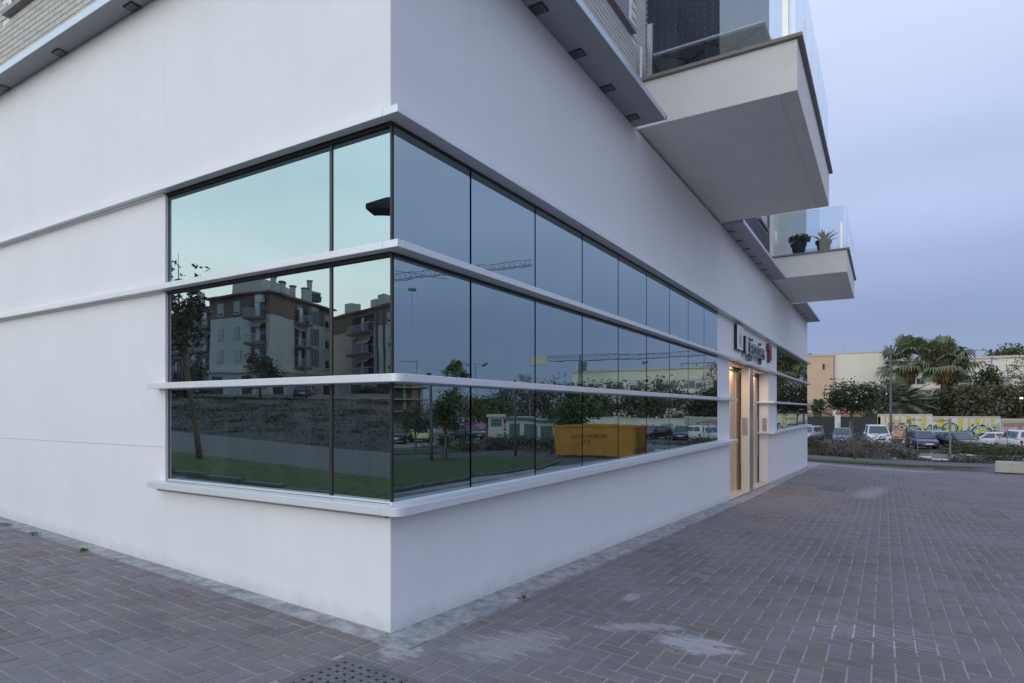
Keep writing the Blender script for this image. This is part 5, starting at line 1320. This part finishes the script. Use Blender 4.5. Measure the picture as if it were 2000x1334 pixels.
# ------------------------------------------------------------------ pale buildings beyond the trees
PT = empty('peach_tower', (86, 5, -1.5), 0, 'narrow peach tower with a terracotta foot beside the cream building', 'building')
MB().box(92, 98, 3.1, 7.2, -2, 8.95).build('wall', m_peach, PT); MB().box(91.9, 98.1, 3.05, 7.25, 8.95, 9.15).build('parapet', m_peach, PT)
for z in (7.1, 1.8): MB().box(91.94, 92.01, 4.2, 4.45, z, z + .8).build('window', m_glassdark, PT)
MB().box(91.6, 91.99, -3.0, 7.0, -2, 2.15).build('terracotta_base', m_brickred, PT)
for y in (5.9, 3.0): MB().box(91.5, 91.59, y - .25, y + .25, -1.5, 1.6).build('door', m_white, PT)
S1 = empty('cream_building', (92, 0, -1.6), 0, 'plain cream building with a blank end wall, left of the palms', 'building')
MB().box(92.4, 112, -2.9, 3.05, -2, 9.2).build('wall', m_creamwall, S1); MB().box(92.3, 112.1, -3.0, 3.05, 9.2, 9.35).build('parapet', m_conc, S1)
for i in range(5): MB().box(94 + i * 2.2, 95.2 + i * 2.2, -2.96, -2.901, 5.6, 6.6).build('window', m_glassdark, S1)
MB().tube([(93, 1.9, 9.3), (93, 1.9, 10.6)], .03, 6).build('aerial', m_galv, S1)
S2 = empty('school_block', (112, -25, -1.6), 0, 'long cream flat-roofed block seen behind the dark trees and in the glazing', 'building')
MB().box(112, 126, -52, -3.2, -2, 9.2).build('wall', m_creamwall, S2); MB().box(111.7, 126.2, -52.2, -3.1, 9.2, 9.5).build('parapet', m_conc, S2)
for z in (5.4, 1.6):
    for i in range(9):
        y = -50 + i * 5.2
        f_ = MB().box(111.93, 111.99, y, y + 3.9, z, z + 1.9).build('window', m_shutter, S2)
        for k in range(3): MB().box(111.90, 111.925, y + .15 + k * 1.27, y + 1.2 + k * 1.27, z + .15, z + 1.0 + .5 * ((i + k) % 2)).build('pane', m_glassdark, f_)
for i in range(10): MB().box(111.2, 111.9, -51 + i * 5.2, -50.7 + i * 5.2, -2, 4.6).build('column', m_creamwall, S2)
MB().box(111.1, 111.95, -52, -3.2, 4.6, 4.95).build('canopy', m_creamwall, S2)
for k in range(5):
    MB().bar((114, -30 + k * 1.5, 9.5), (114, -30 + k * 1.5, 10.3), .05).build('roof_frame_leg', m_pole, S2)
MB().bar((114, -30, 10.3), (114, -24, 10.3), .08).build('roof_frame_rail', m_pole, S2)

# ------------------------------------------------------------------ south side, mirrored in the long window
K = empty('skip', (29.5, -11, G(29, -10)), 0, 'yellow roll-off skip with black lettering, mirrored in the long window', 'skip')
A0, A1 = np.array((28.42, -13.5)), np.array((28.52, -8.68))
uu = (A1 - A0) / np.linalg.norm(A1 - A0); vv = np.array((uu[1], -uu[0])); Ls = float(np.linalg.norm(A1 - A0)); zs = G(28.5, -10) + .10; Hs = 1.62
def SK(s, d, z): q = A0 + uu * s + vv * d; return (float(q[0]), float(q[1]), zs + z)
def skbox(m, s0, s1, d0, d1, z0, z1):
    m.add([SK(s0, d0, z0), SK(s1, d0, z0), SK(s1, d1, z0), SK(s0, d1, z0), SK(s0, d0, z1), SK(s1, d0, z1), SK(s1, d1, z1), SK(s0, d1, z1)], [(0, 3, 2, 1), (4, 5, 6, 7), (0, 1, 5, 4), (1, 2, 6, 5), (2, 3, 7, 6), (3, 0, 4, 7)]); return m
m = MB(); m.add([SK(.10, 0, 0), SK(Ls - .02, 0, 0), SK(Ls - .02, 2.0, 0), SK(.10, 2.0, 0), SK(0, 0, Hs), SK(Ls, 0, Hs), SK(Ls, 2.0, Hs), SK(0, 2.0, Hs)], [(0, 3, 2, 1), (0, 1, 5, 4), (1, 2, 6, 5), (2, 3, 7, 6), (3, 0, 4, 7)])
for s0, s1, d0, d1 in ((.06, Ls - .06, .05, .06), (.06, Ls - .06, 1.94, 1.95), (.06, .07, .06, 1.94), (Ls - .07, Ls - .06, .06, 1.94)): skbox(m, s0, s1, d0, d1, .02, Hs)
m.build('tub', m_skip, K, bevel=.01)
m = MB(); skbox(m, -.06, Ls + .06, -.06, .07, Hs, Hs + .11); skbox(m, -.06, Ls + .06, 1.93, 2.06, Hs, Hs + .11); skbox(m, -.06, .07, .07, 1.93, Hs, Hs + .11); skbox(m, Ls - .07, Ls + .06, .07, 1.93, Hs, Hs + .11); m.build('rim', m_skip, K, bevel=.01)
for d in (.1, .55, 1.0, 1.45, 1.9): skbox(MB(), Ls, Ls + .07, d - .04, d + .04, .1, Hs - .01).build('rib', m_skip, K)
skbox(MB(), Ls, Ls + .09, .0, 2.0, .48, .58).build('hinge_bar', m_iron, K)
for d in (.3, 1.7): skbox(MB(), .1, Ls - .1, d - .06, d + .06, -.10, -.005).build('runner', m_iron, K)
for s in (.5, Ls - .5): skbox(MB(), s - .08, s + .08, .02, 1.98, -.09, -.006).build('roller', m_iron, K)
def sk_text(txt, s, z, size):
    me = text_mesh(txt, size, .001); me.materials.append(m_black)
    wd = max(v.co.x for v in me.vertices)
    for v in me.vertices: v.co = Vector(SK(s + v.co.x, -.012 - v.co.z, z + v.co.y)) - K.location
    me.flip_normals()
    o = bpy.data.objects.new('lettering', me); COL.objects.link(o); o.parent = K
sk_text('ANTCAR RUDECMO', 1.0, .98, .27); sk_text('303 E 7', 1.6, .66, .25)

HU = empty('white_hut', (40.5, -25, -1.4), 0, 'small white hut with a flat roof among the mirrored green trees', 'hut')
m = MB(); ux, uy = (.57, .82), (.82, -.57); c = (41.2, -25.6); m.obox(c, ux, uy, .62, .62, -1.6, .82); m.build('wall', m_conc, HU); MB().obox(c, ux, uy, .78, .78, .82, .95).build('roof', m_conc, HU)
MB().obox((c[0] - uy[0] * .63, c[1] - uy[1] * .63), ux, uy, .45, .02, .0, .65).build('window', m_teal, HU)
SD = empty('site_shed', (38, -19.5, -1.4), 0, 'white shed with teal doors behind the mirrored shrubs', 'shed')
c = (38.8, -20.2); ux = (-.14, .99); ux = (ux[0] / math.hypot(*ux), ux[1] / math.hypot(*ux)); uy = (ux[1], -ux[0])
MB().obox(c, ux, uy, 2.4, 1.0, -1.5, .62).build('wall', m_conc, SD); MB().obox(c, ux, uy, 2.55, 1.15, .62, .78).build('roof', m_teal, SD)
for s in (-1.5, .0, 1.45): MB().obox((c[0] - uy[0] * 1.02 + ux[0] * s, c[1] - uy[1] * 1.02 + ux[1] * s), ux, uy, .55, .02, -1.35, .35).build('door', m_teal, SD)
HO = empty('teal_roof_house', (70, -50, -1.6), 0, 'low house with a teal roof mirrored behind the bushy palm', 'house')
c = (72, -50.5); ux = (.52, .85); uy = (.85, -.52); MB().obox(c, ux, uy, 3.0, 2.2, -1.8, 1.6).build('wall', m_brickred, HO)
MB().obox(c, ux, uy, 3.05, 2.25, .9, 1.6).build('upper_band', m_white, HO); MB().obox(c, ux, uy, 3.4, 2.6, 1.6, 2.9).build('roof', m_teal, HO)
for s in (-2.2, -.7, .8, 2.2): MB().obox((c[0] - uy[0] * 2.27 + ux[0] * s, c[1] - uy[1] * 2.27 + ux[1] * s), ux, uy, .5, .02, 1.0, 1.5).build('window', m_glassdark, HO)

CB = empty('unfinished_building', (98, -84, -1.7), 0, 'unfinished concrete building with scaffold rails, mirrored at the window corner', 'building site')
c = np.array((99.5, -86.5)); ux = np.array((.52, .86)); ux /= np.linalg.norm(ux); uy = np.array((ux[1], -ux[0]))
def cb(m, s0, s1, d0, d1, z0, z1): m.obox(tuple(c + ux * (s0 + s1) / 2 + uy * (d0 + d1) / 2), tuple(ux), tuple(uy), (s1 - s0) / 2, (d1 - d0) / 2, z0, z1); return m
for z in (1.0, 3.6, 6.2, 8.6): cb(MB(), -9, 4.0, -1.2, 8, z, z + .3).build('floor_slab', m_concbuild, CB)
for z0, z1 in ((-1.8, 1.0), (1.3, 3.6), (3.9, 6.2), (6.5, 8.6)):
    for s in (-8, -4.5, -.8, 3.2): cb(MB(), s, s + .5, .2, .7, z0, z1).build('column', m_concbuild, CB)
    cb(MB(), -7.5, 2.9, 5, 5.3, z0, z1).build('back_wall', m_concbuild, CB)
    cb(MB(), 1.0, 2.6, 1.0, 1.2, z0, z1).build('partition', m_aptbrown, CB)
for s in range(-8, 5): cb(MB(), s, s + .06, -1.1, -1.04, 8.9, 10.0).build('rail_post', m_rail, CB)
for z in (9.4, 9.95): cb(MB(), -8.9, 4.0, -1.12, -1.05, z, z + .05).build('guard_rail', m_rail, CB)
cb(MB(), 2.6, 2.8, -.6, -.4, 8.9, 12.6).build('hoist_mast', m_concbuild, CB); cb(MB(), -1.2, 2.6, -.55, -.45, 12.0, 12.15).build('hoist_arm', m_concbuild, CB)

def crane(label, mast, z0, zj, tip, tail, group='tower cranes', rise=.5, mw=1.2, apex=True):
    r = empty('tower_crane', (mast[0], mast[1], z0), 0, label, 'crane', group)
    def lattice(nm, a, b_, wd, n, tri=True):
        m = MB(); a = Vector(a); b_ = Vector(b_); d = (b_ - a); up_v = Vector((0, 0, 1)) if abs(d.normalized().z) < .9 else Vector((1, 0, 0)); s = d.cross(up_v).normalized(); u = s.cross(d).normalized()
        ch = [lambda t, q=q: a + d * t + q for q in ((s * wd * .5, -s * wd * .5, u * wd) if tri else (s * wd * .5 + u * wd * .5, -s * wd * .5 + u * wd * .5, s * wd * .5 - u * wd * .5, -s * wd * .5 - u * wd * .5))]
        for f in ch: m.bar(f(0), f(1), .06)
        k = len(ch)
        for i in range(n):
            for j in range(k): m.bar(ch[j](i / n), ch[(j + 1) % k]((i + .5) / n), .04); m.bar(ch[(j + 1) % k]((i + .5) / n), ch[j]((i + 1) / n), .04)
        return m.build(nm, m_crane, r, fix=False)
    lattice('mast', (mast[0], mast[1], z0), (mast[0], mast[1], zj), mw, 14, False)
    dd = Vector((tip[0] - mast[0], tip[1] - mast[1], 0)); dn = dd.normalized()
    lattice('jib', (mast[0], mast[1], zj), (tip[0], tip[1], zj + rise), .95, max(10, int(dd.length / 1.6)))
    tl = Vector((mast[0], mast[1], zj)) - dn * tail
    lattice('counter_jib', (mast[0], mast[1], zj), tuple(tl), .8, 6)
    MB().obox((tl.x, tl.y), (dn.x, dn.y), (-dn.y, dn.x), 1.7, .5, zj - .8, zj + .9).build('counterweight', m_conc, r)
    MB().obox((mast[0] + dn.x * .4 - dn.y * 1.1, mast[1] + dn.y * .4 + dn.x * 1.1), (dn.x, dn.y), (-dn.y, dn.x), .7, .5, zj - 2, zj - .3).build('cab', m_crane, r)
    m = MB(); top = (mast[0], mast[1], zj + (5.0 if apex else 1.3)); m.bar((mast[0], mast[1], zj), top, .25); q = Vector((mast[0], mast[1], zj + .5)) + dd * .62; m.bar(top, tuple(q + Vector((0, 0, 1))), .06); m.bar(top, tuple(tl + Vector((0, 0, .9))), .06); m.build('tie_bars', m_crane, r, fix=False)
    hk = Vector((mast[0], mast[1], zj)) + dd * .45; m = MB(); m.obox((hk.x, hk.y), (dn.x, dn.y), (-dn.y, dn.x), .6, .4, zj - .35, zj + .02); m.bar((hk.x, hk.y, zj - .3), (hk.x, hk.y, zj - 6), .05); m.build('trolley', m_crane, r, fix=False)
crane('tower crane whose long jib crosses the first two mirrored panes', (66.0, -76.5), -1.7, 21.2, (84.1, -46.1), 9, rise=3.9)
crane('far tower crane whose jib runs along above the mirrored cream block', (106.3, -47.7), -1.7, 11.0, (121.2, -23.6), 8.2, rise=1.3, mw=.5, apex=False)

# ------------------------------------------------------------------ apartments on the north-west side, mirrored in the short window
class Face:
    def __init__(s, p0, p1):
        s.p = np.array(p0, float); d = np.array(p1, float) - s.p; s.L = float(np.linalg.norm(d)); s.u = d / s.L; n = np.array((s.u[1], -s.u[0]))
        if np.dot(n, np.array(CAM[:2]) - s.p) < 0: n = -n
        s.n = n
    def box(s, m, s0, s1, o0, o1, z0, z1):
        c = s.p + s.u * (s0 + s1) / 2 + s.n * (o0 + o1) / 2
        m.obox(tuple(c), tuple(s.u), tuple(s.n), abs(s1 - s0) / 2, abs(o1 - o0) / 2, z0, z1); return m
def facewin(F, root, s, z, wd, ht, shut=.6):
    f = F.box(MB(), s, s + wd, 0, .06, z, z + ht).build('window', m_shutter if shut > .9 else m_white, root)
    F.box(MB(), s + .08, s + wd - .08, .061, .075, z + .08, z + ht - .08).build('pane', m_glassdark, f)
    if shut: F.box(MB(), s + .08, s + wd - .08, .076, .095, z + ht - .08 - (ht - .16) * shut, z + ht - .08).build('shutter', m_shutter, f)
    F.box(MB(), s - .08, s + wd + .08, .0, .12, z - .1, z - .003).build('sill', m_apt, f)
def facebalc(F, root, s0, s1, z, depth=1.0, awning=None, dark=True):
    if dark: F.box(MB(), s0 + .1, s1 - .1, -.02, .03, z + .02, z + 2.35).build('recess_shade', m_glassdark, root)  # flat dark panel on the wall, its colour stands for a recess's shade
    f = F.box(MB(), s0, s1, .0, depth, z - .32, z).build('balcony', m_aptbrown, root)
    F.box(MB(), (s0 + s1) / 2 - .5, (s0 + s1) / 2 + .3, .031, .06, z + .02, z + 2.1).build('door', m_white, f)
    m = MB(); n = max(4, int((s1 - s0) / .16))
    for i in range(n + 1):
        a = s0 + .03 + (s1 - s0 - .06) * i / n; F.box(m, a - .015, a + .015, depth - .05, depth - .02, z + .1, z + 1.0)
    F.box(m, s0, s1, depth - .06, depth - .01, z + 1.0, z + 1.06); F.box(m, s0, s1, depth - .06, depth - .01, z + .04, z + .10)
    for e_ in (s0, s1 - .04): F.box(m, e_, e_ + .04, .0, depth - .06, z + 1.0, z + 1.06)
    m.build('railing', m_rail, f, fix=False)
    if awning:
        a = awning; m = MB(); q = lambda s, o, z_: tuple(F.p + F.u * s + F.n * o) + (z_,)
        nst = 12
        for k in range(nst):
            sa, sb = a[0] + (a[1] - a[0]) * k / nst, a[0] + (a[1] - a[0]) * (k + 1) / nst
            mm = MB(); mm.add([q(sa, .1, z + 2.35), q(sb, .1, z + 2.35), q(sb, depth, z + 2.35 - a[2]), q(sa, depth, z + 2.35 - a[2]), q(sa, .1, z + 2.31), q(sb, .1, z + 2.31), q(sb, depth, z + 2.31 - a[2]), q(sa, depth, z + 2.31 - a[2])], [(0, 1, 2, 3), (7, 6, 5, 4), (0, 1, 5, 4), (2, 3, 7, 6), (1, 2, 6, 5), (3, 0, 4, 7)])
            mm.build('awning_strip', m_awn if k % 2 else m_aptbrown, f)
def pblock(m, pts, z0, z1): m.prism([tuple(p) for p in pts], z0, z1); return m
def overhang(pts, d):
    c = np.mean(np.array(pts), 0); return [tuple(np.array(p) + (np.array(p) - c) / np.linalg.norm(np.array(p) - c) * d) for p in pts]
def hip_roof(pts, z, rise, over=.9):
    o = overhang(pts, over); c = np.mean(np.array(pts), 0); i_ = [tuple(c + (np.array(p) - c) * .35) for p in pts]; n = len(pts)
    m = MB(); m.add([(*p, z) for p in o] + [(*p, z + .22) for p in o] + [(*p, z + rise) for p in i_], [tuple(range(n))] + [(k, (k + 1) % n, n + (k + 1) % n, n + k) for k in range(n)] + [(n + k, n + (k + 1) % n, 2 * n + (k + 1) % n, 2 * n + k) for k in range(n)] + [tuple(range(2 * n, 3 * n))]); return m

pL, pC, pR_ = np.array((-45.6, 73.2)), np.array((-45.9, 61.7)), np.array((-60.0, 66.3))
pB = pL + pR_ - pC
AP = empty('apartment_house', (-50, 66, 3.0), 0, 'pale green apartment house with a brown top band, mirrored in the short window', 'building')
foot = [pL, pC, pR_, pB]
pblock(MB(), foot, 2.5, 13.35).build('wall', m_apt, AP)
pblock(MB(), [p + (p - np.mean(foot, 0)) * .004 for p in foot], 13.352, 16.0).build('brown_band', m_aptbrown, AP)
rf = hip_roof(foot, 16.0, 1.6).build('roof', m_roof, AP)
pblock(MB(), [np.mean(foot, 0) + (p - np.mean(foot, 0)) * .50 + np.array((.5, 1.5)) for p in foot], 16.6, 18.9).build('attic', m_apt, AP)
for (t, s, h) in ((.18, .25, 2.4), (.34, .30, 2.2), (.50, .3, 2.3), (.58, .12, 2.1), (.62, .12, 2.1), (.70, .16, 3.4)):
    q = pC * (1 - t) + pR_ * t + (pB - pR_) * s * .6
    ch = MB().obox(tuple(q), (1, 0), (0, 1), .27, .27, 16.4, 16.1 + h).build('chimney', m_apt, rf)
    MB().obox(tuple(q), (1, 0), (0, 1), .34, .34, 16.1 + h, 16.28 + h).build('cowl', m_aptbrown, ch)
q = pC * .18 + pR_ * .82 + (pB - pR_) * .12
MB().tube([(q[0] - .9, q[1], 18.2), (q[0] + .9, q[1] + .5, 18.35)], .32, 10).build('water_tank', m_galv, rf); MB().obox(tuple(q), (1, 0), (0, 1), .9, .35, 17.0, 17.9).build('tank_frame', m_pole, rf)
F1 = Face(pL, pC); F2 = Face(pC, pR_)
for z in (14.1, 11.0, 8.1):
    for s in (1.7, 5.0): facewin(F1, AP, s, z - .3, 1.15, 1.5, .85 if z > 12 else 1.0)
    facebalc(F1, AP, 7.9, 11.0, z - 1.0, 1.0, (8.2, 10.6, .5) if z == 11.0 else None)
MB().obox(tuple(F1.p + F1.u * 10.3 + F1.n * .4), tuple(F1.u), tuple(F1.n), .45, .25, 15.0, 15.7).build('air_conditioner', m_white, AP)
for z in (13.1, 10.0, 7.3):
    facebalc(F2, AP, 5.4, 8.6, z, .7, (5.5, 8.5, .35) if z == 10.0 else None)
for z in (13.2, 10.2, 7.4):
    g_ = F2.box(MB(), 9.2, 11.4, 0, .05, z, z + 2.7).build('lattice', m_shutter, AP)
    m = MB()
    for i in range(6): F2.box(m, 9.3 + i * .36, 9.48 + i * .36, .051, .06, z + .2, z + 2.5)
    m.build('lattice_gap', m_glassdark, g_)
for z in (13.2, 10.2, 7.4): facewin(F2, AP, 13.0, z, 1.1, 1.9, .4)
for F, n in ((F1, 4), (F2, 5)):
    for i in range(n):
        a = .6 + i * F.L / n; F.box(MB(), a, a + F.L / n - .9, 0, .06, 3.1, 5.9).build('garage_shutter', m_shutter if i % 2 else m_pole, AP)
    F.box(MB(), 0, F.L, 0, .35, 6.35, 6.72).build('string_course', m_apt, AP)
# left wing with deep balconies
AW = empty('apartment_wing', (-46, 79, 3.0), 0, 'recessed apartment wing with stacked dark balconies, mirrored behind the leaning tree', 'building')
w0, w1 = np.array((-47.2, 88)), np.array((-46.6, 73.3))
pblock(MB(), [w0, w1, w1 + np.array((-12, 0)), w0 + np.array((-12, 0))], 2.5, 15.2).build('wall', m_apt, AW)
rf = hip_roof([w0, w1, w1 + np.array((-12, 0)), w0 + np.array((-12, 0))], 15.2, 1.2, .6).build('roof', m_roof, AW)
q = (w0 * .5 + w1 * .5) + np.array((-2, 0)); MB().obox(tuple(q), (1, 0), (0, 1), .4, .4, 15.6, 18.2).build('chimney', m_apt, rf)
F3 = Face(w0, w1)
for z in (12.7, 9.6, 6.6):
    facebalc(F3, AW, 9.3, 14.4, z, 1.2, (9.4, 14.2, .5) if z == 9.6 else None); facebalc(F3, AW, 2.0, 7.5, z, 1.2)
# right-hand block
AB = empty('apartment_block', (-61, 61, 3.0), 0, 'pale green apartment block with striped awnings, mirrored by the window corner', 'building')
b0, b1 = np.array((-64.5, 72.5)), np.array((-58.6, 52.0))
bf = [b0, b1, b1 + np.array((-14, -3)), b0 + np.array((-14, -3))]
pblock(MB(), bf, 2.5, 13.0).build('wall', m_apt, AB)
pblock(MB(), [p + (p - np.mean(bf, 0)) * .004 for p in bf], 13.002, 15.6).build('brown_band', m_aptbrown, AB)
rf = hip_roof(bf, 15.6, 1.4, .7).build('roof', m_roof, AB)
F4 = Face(b0, b1)
for s, wd, h in ((2.5, 2.2, 1.6), (10.5, 1.6, 1.3), (12.6, 1.6, 1.6)):
    q = F4.p + F4.u * s - F4.n * 3.5; MB().obox(tuple(q), tuple(F4.u), tuple(F4.n), wd / 2, .8, 16.0, 16.6 + h).build('chimney', m_apt, rf)
for z in (12.6, 9.5, 6.4): facebalc(F4, AB, 8.9, 15.6, z, 1.0, (11.2, 15.2, 1.0) if z == 9.5 else (10.5, 14.8, .45) if z == 6.4 else None); facewin(F4, AB, 1.0, z + .6, 1.0, 1.6, .5); facewin(F4, AB, 19.0, z + .5, 1.2, 1.4, .7)
for s in (16.3, 17.9): F4.box(MB(), s, s + .35, 0, .12, 3, 15.3).build('downpipe', m_pole, AB)
for i in range(5): F4.box(MB(), .6 + i * 4, 3.6 + i * 4, 0, .06, 3.1, 5.6).build('garage_shutter', m_shutter if i % 2 else m_pole, AB)
# low wall and fence posts at the top of the bank
LW = empty('bank_wall', (-29, 45, 2.4), 0, 'low pale kerb wall along the top of the mirrored bank', 'wall')
Fw = Face((-24.5, 60), (-42, 30)); Fw.box(MB(), 0, Fw.L, -.2, 0, 1.8, 2.85).build('wall_face', m_conc, LW); Fw.box(MB(), 0, Fw.L, -.25, .05, 2.85, 2.95).build('coping', m_conc, LW)

# ------------------------------------------------------------------ things on the balconies
T = empty('folding_table', (5.7, -.95, 6.106), 0, 'white-topped folding table with crossed black legs behind the near balcony glass', 'table')
tz = 6.106
MB().box(5.10, 5.75, -1.62, -.14, tz + .335, tz + .365).build('tabletop', m_white, T, bevel=.006); MB().box(5.12, 5.73, -1.60, -.16, tz + .320, tz + .334).build('underside_shade', m_canopy, T)  # grey sheet below the white top paints in its shaded underside
for y0 in (-1.25, -.70):
    MB().bar((5.13, y0 - .3, tz), (5.13, y0 + .4, tz + .32), .035).build('leg', m_black, T); MB().bar((5.17, y0 + .4, tz), (5.17, y0 - .3, tz + .32), .035).build('leg', m_black, T)
MB().box(5.12, 5.18, -.93, -.87, tz, tz + .32).build('centre_leg', m_black, T)
CH = empty('sun_chair', (6.6, -1.2, 6.106), 0, 'pale reclining chair back behind the near balcony glass', 'chair')
m = MB(); m.add([(6.5, -1.45, tz + .4), (6.5, -.95, tz + .4), (6.95, -.95, tz + 1.15), (6.95, -1.45, tz + 1.15), (6.53, -1.45, tz + .4), (6.53, -.95, tz + .4), (6.98, -.95, tz + 1.15), (6.98, -1.45, tz + 1.15)], [(0, 1, 2, 3), (4, 5, 6, 7), (0, 1, 5, 4), (1, 2, 6, 5), (2, 3, 7, 6), (3, 0, 4, 7)]); m.build('backrest', m_white, CH)
MB().box(6.05, 6.5, -1.45, -.95, tz + .36, tz + .40).build('seat', m_white, CH)
for x_ in (6.1, 6.5):
    for y_ in (-1.43, -.99): MB().bar((x_, y_, tz), (x_, y_, tz + .36), .03).build('leg', m_galv, CH)
def pot(label, x, y, kind):
    o = empty('potted_plant', (x, y, tz), 0, label, 'potted plant', 'pots on the far balcony')
    MB().lathe((x, y, tz), [(.14, 0), (.20, .30), (.225, .30), (.225, .37), (.19, .37), (.18, .33)], 14).build('pot', m_pot, o, smooth=False)
    if kind:
        Q = []
        for i in range(22):
            az = i * 2.4; el = rnd.uniform(.25, 1.3); L_ = rnd.uniform(.35, .55); d = np.array((math.cos(az) * math.cos(el), math.sin(az) * math.cos(el), math.sin(el))); s = np.cross(d, (0, 0, 1)); s /= np.linalg.norm(s)
            p0 = np.array((x, y, tz + .34)); p1 = p0 + d * L_ * .55; p2 = p0 + d * L_ + np.array((0, 0, -.12 * L_)); w_ = .035
            Q.append([p0 - s * w_ * .7, p0 + s * w_ * .7, p1 + s * w_, p1 - s * w_]); Q.append([p1 - s * w_, p1 + s * w_, p2 + s * .003, p2 - s * .003])
        quads_obj('blades', Q, m_leafd, o)
    else:
        pts, _ = crown_pts((x, y, tz + .48), (.24, .24, .14), 420, 16, .3); quads_obj('foliage', leaf_quads(pts, .08), m_leafd, o)
pot('bushy dark plant in a black pot on the far balcony', 16.85, -.72, 0); pot('spiky agave in a black pot on the far balcony, nearer the outer rail', 16.9, -1.38, 1)
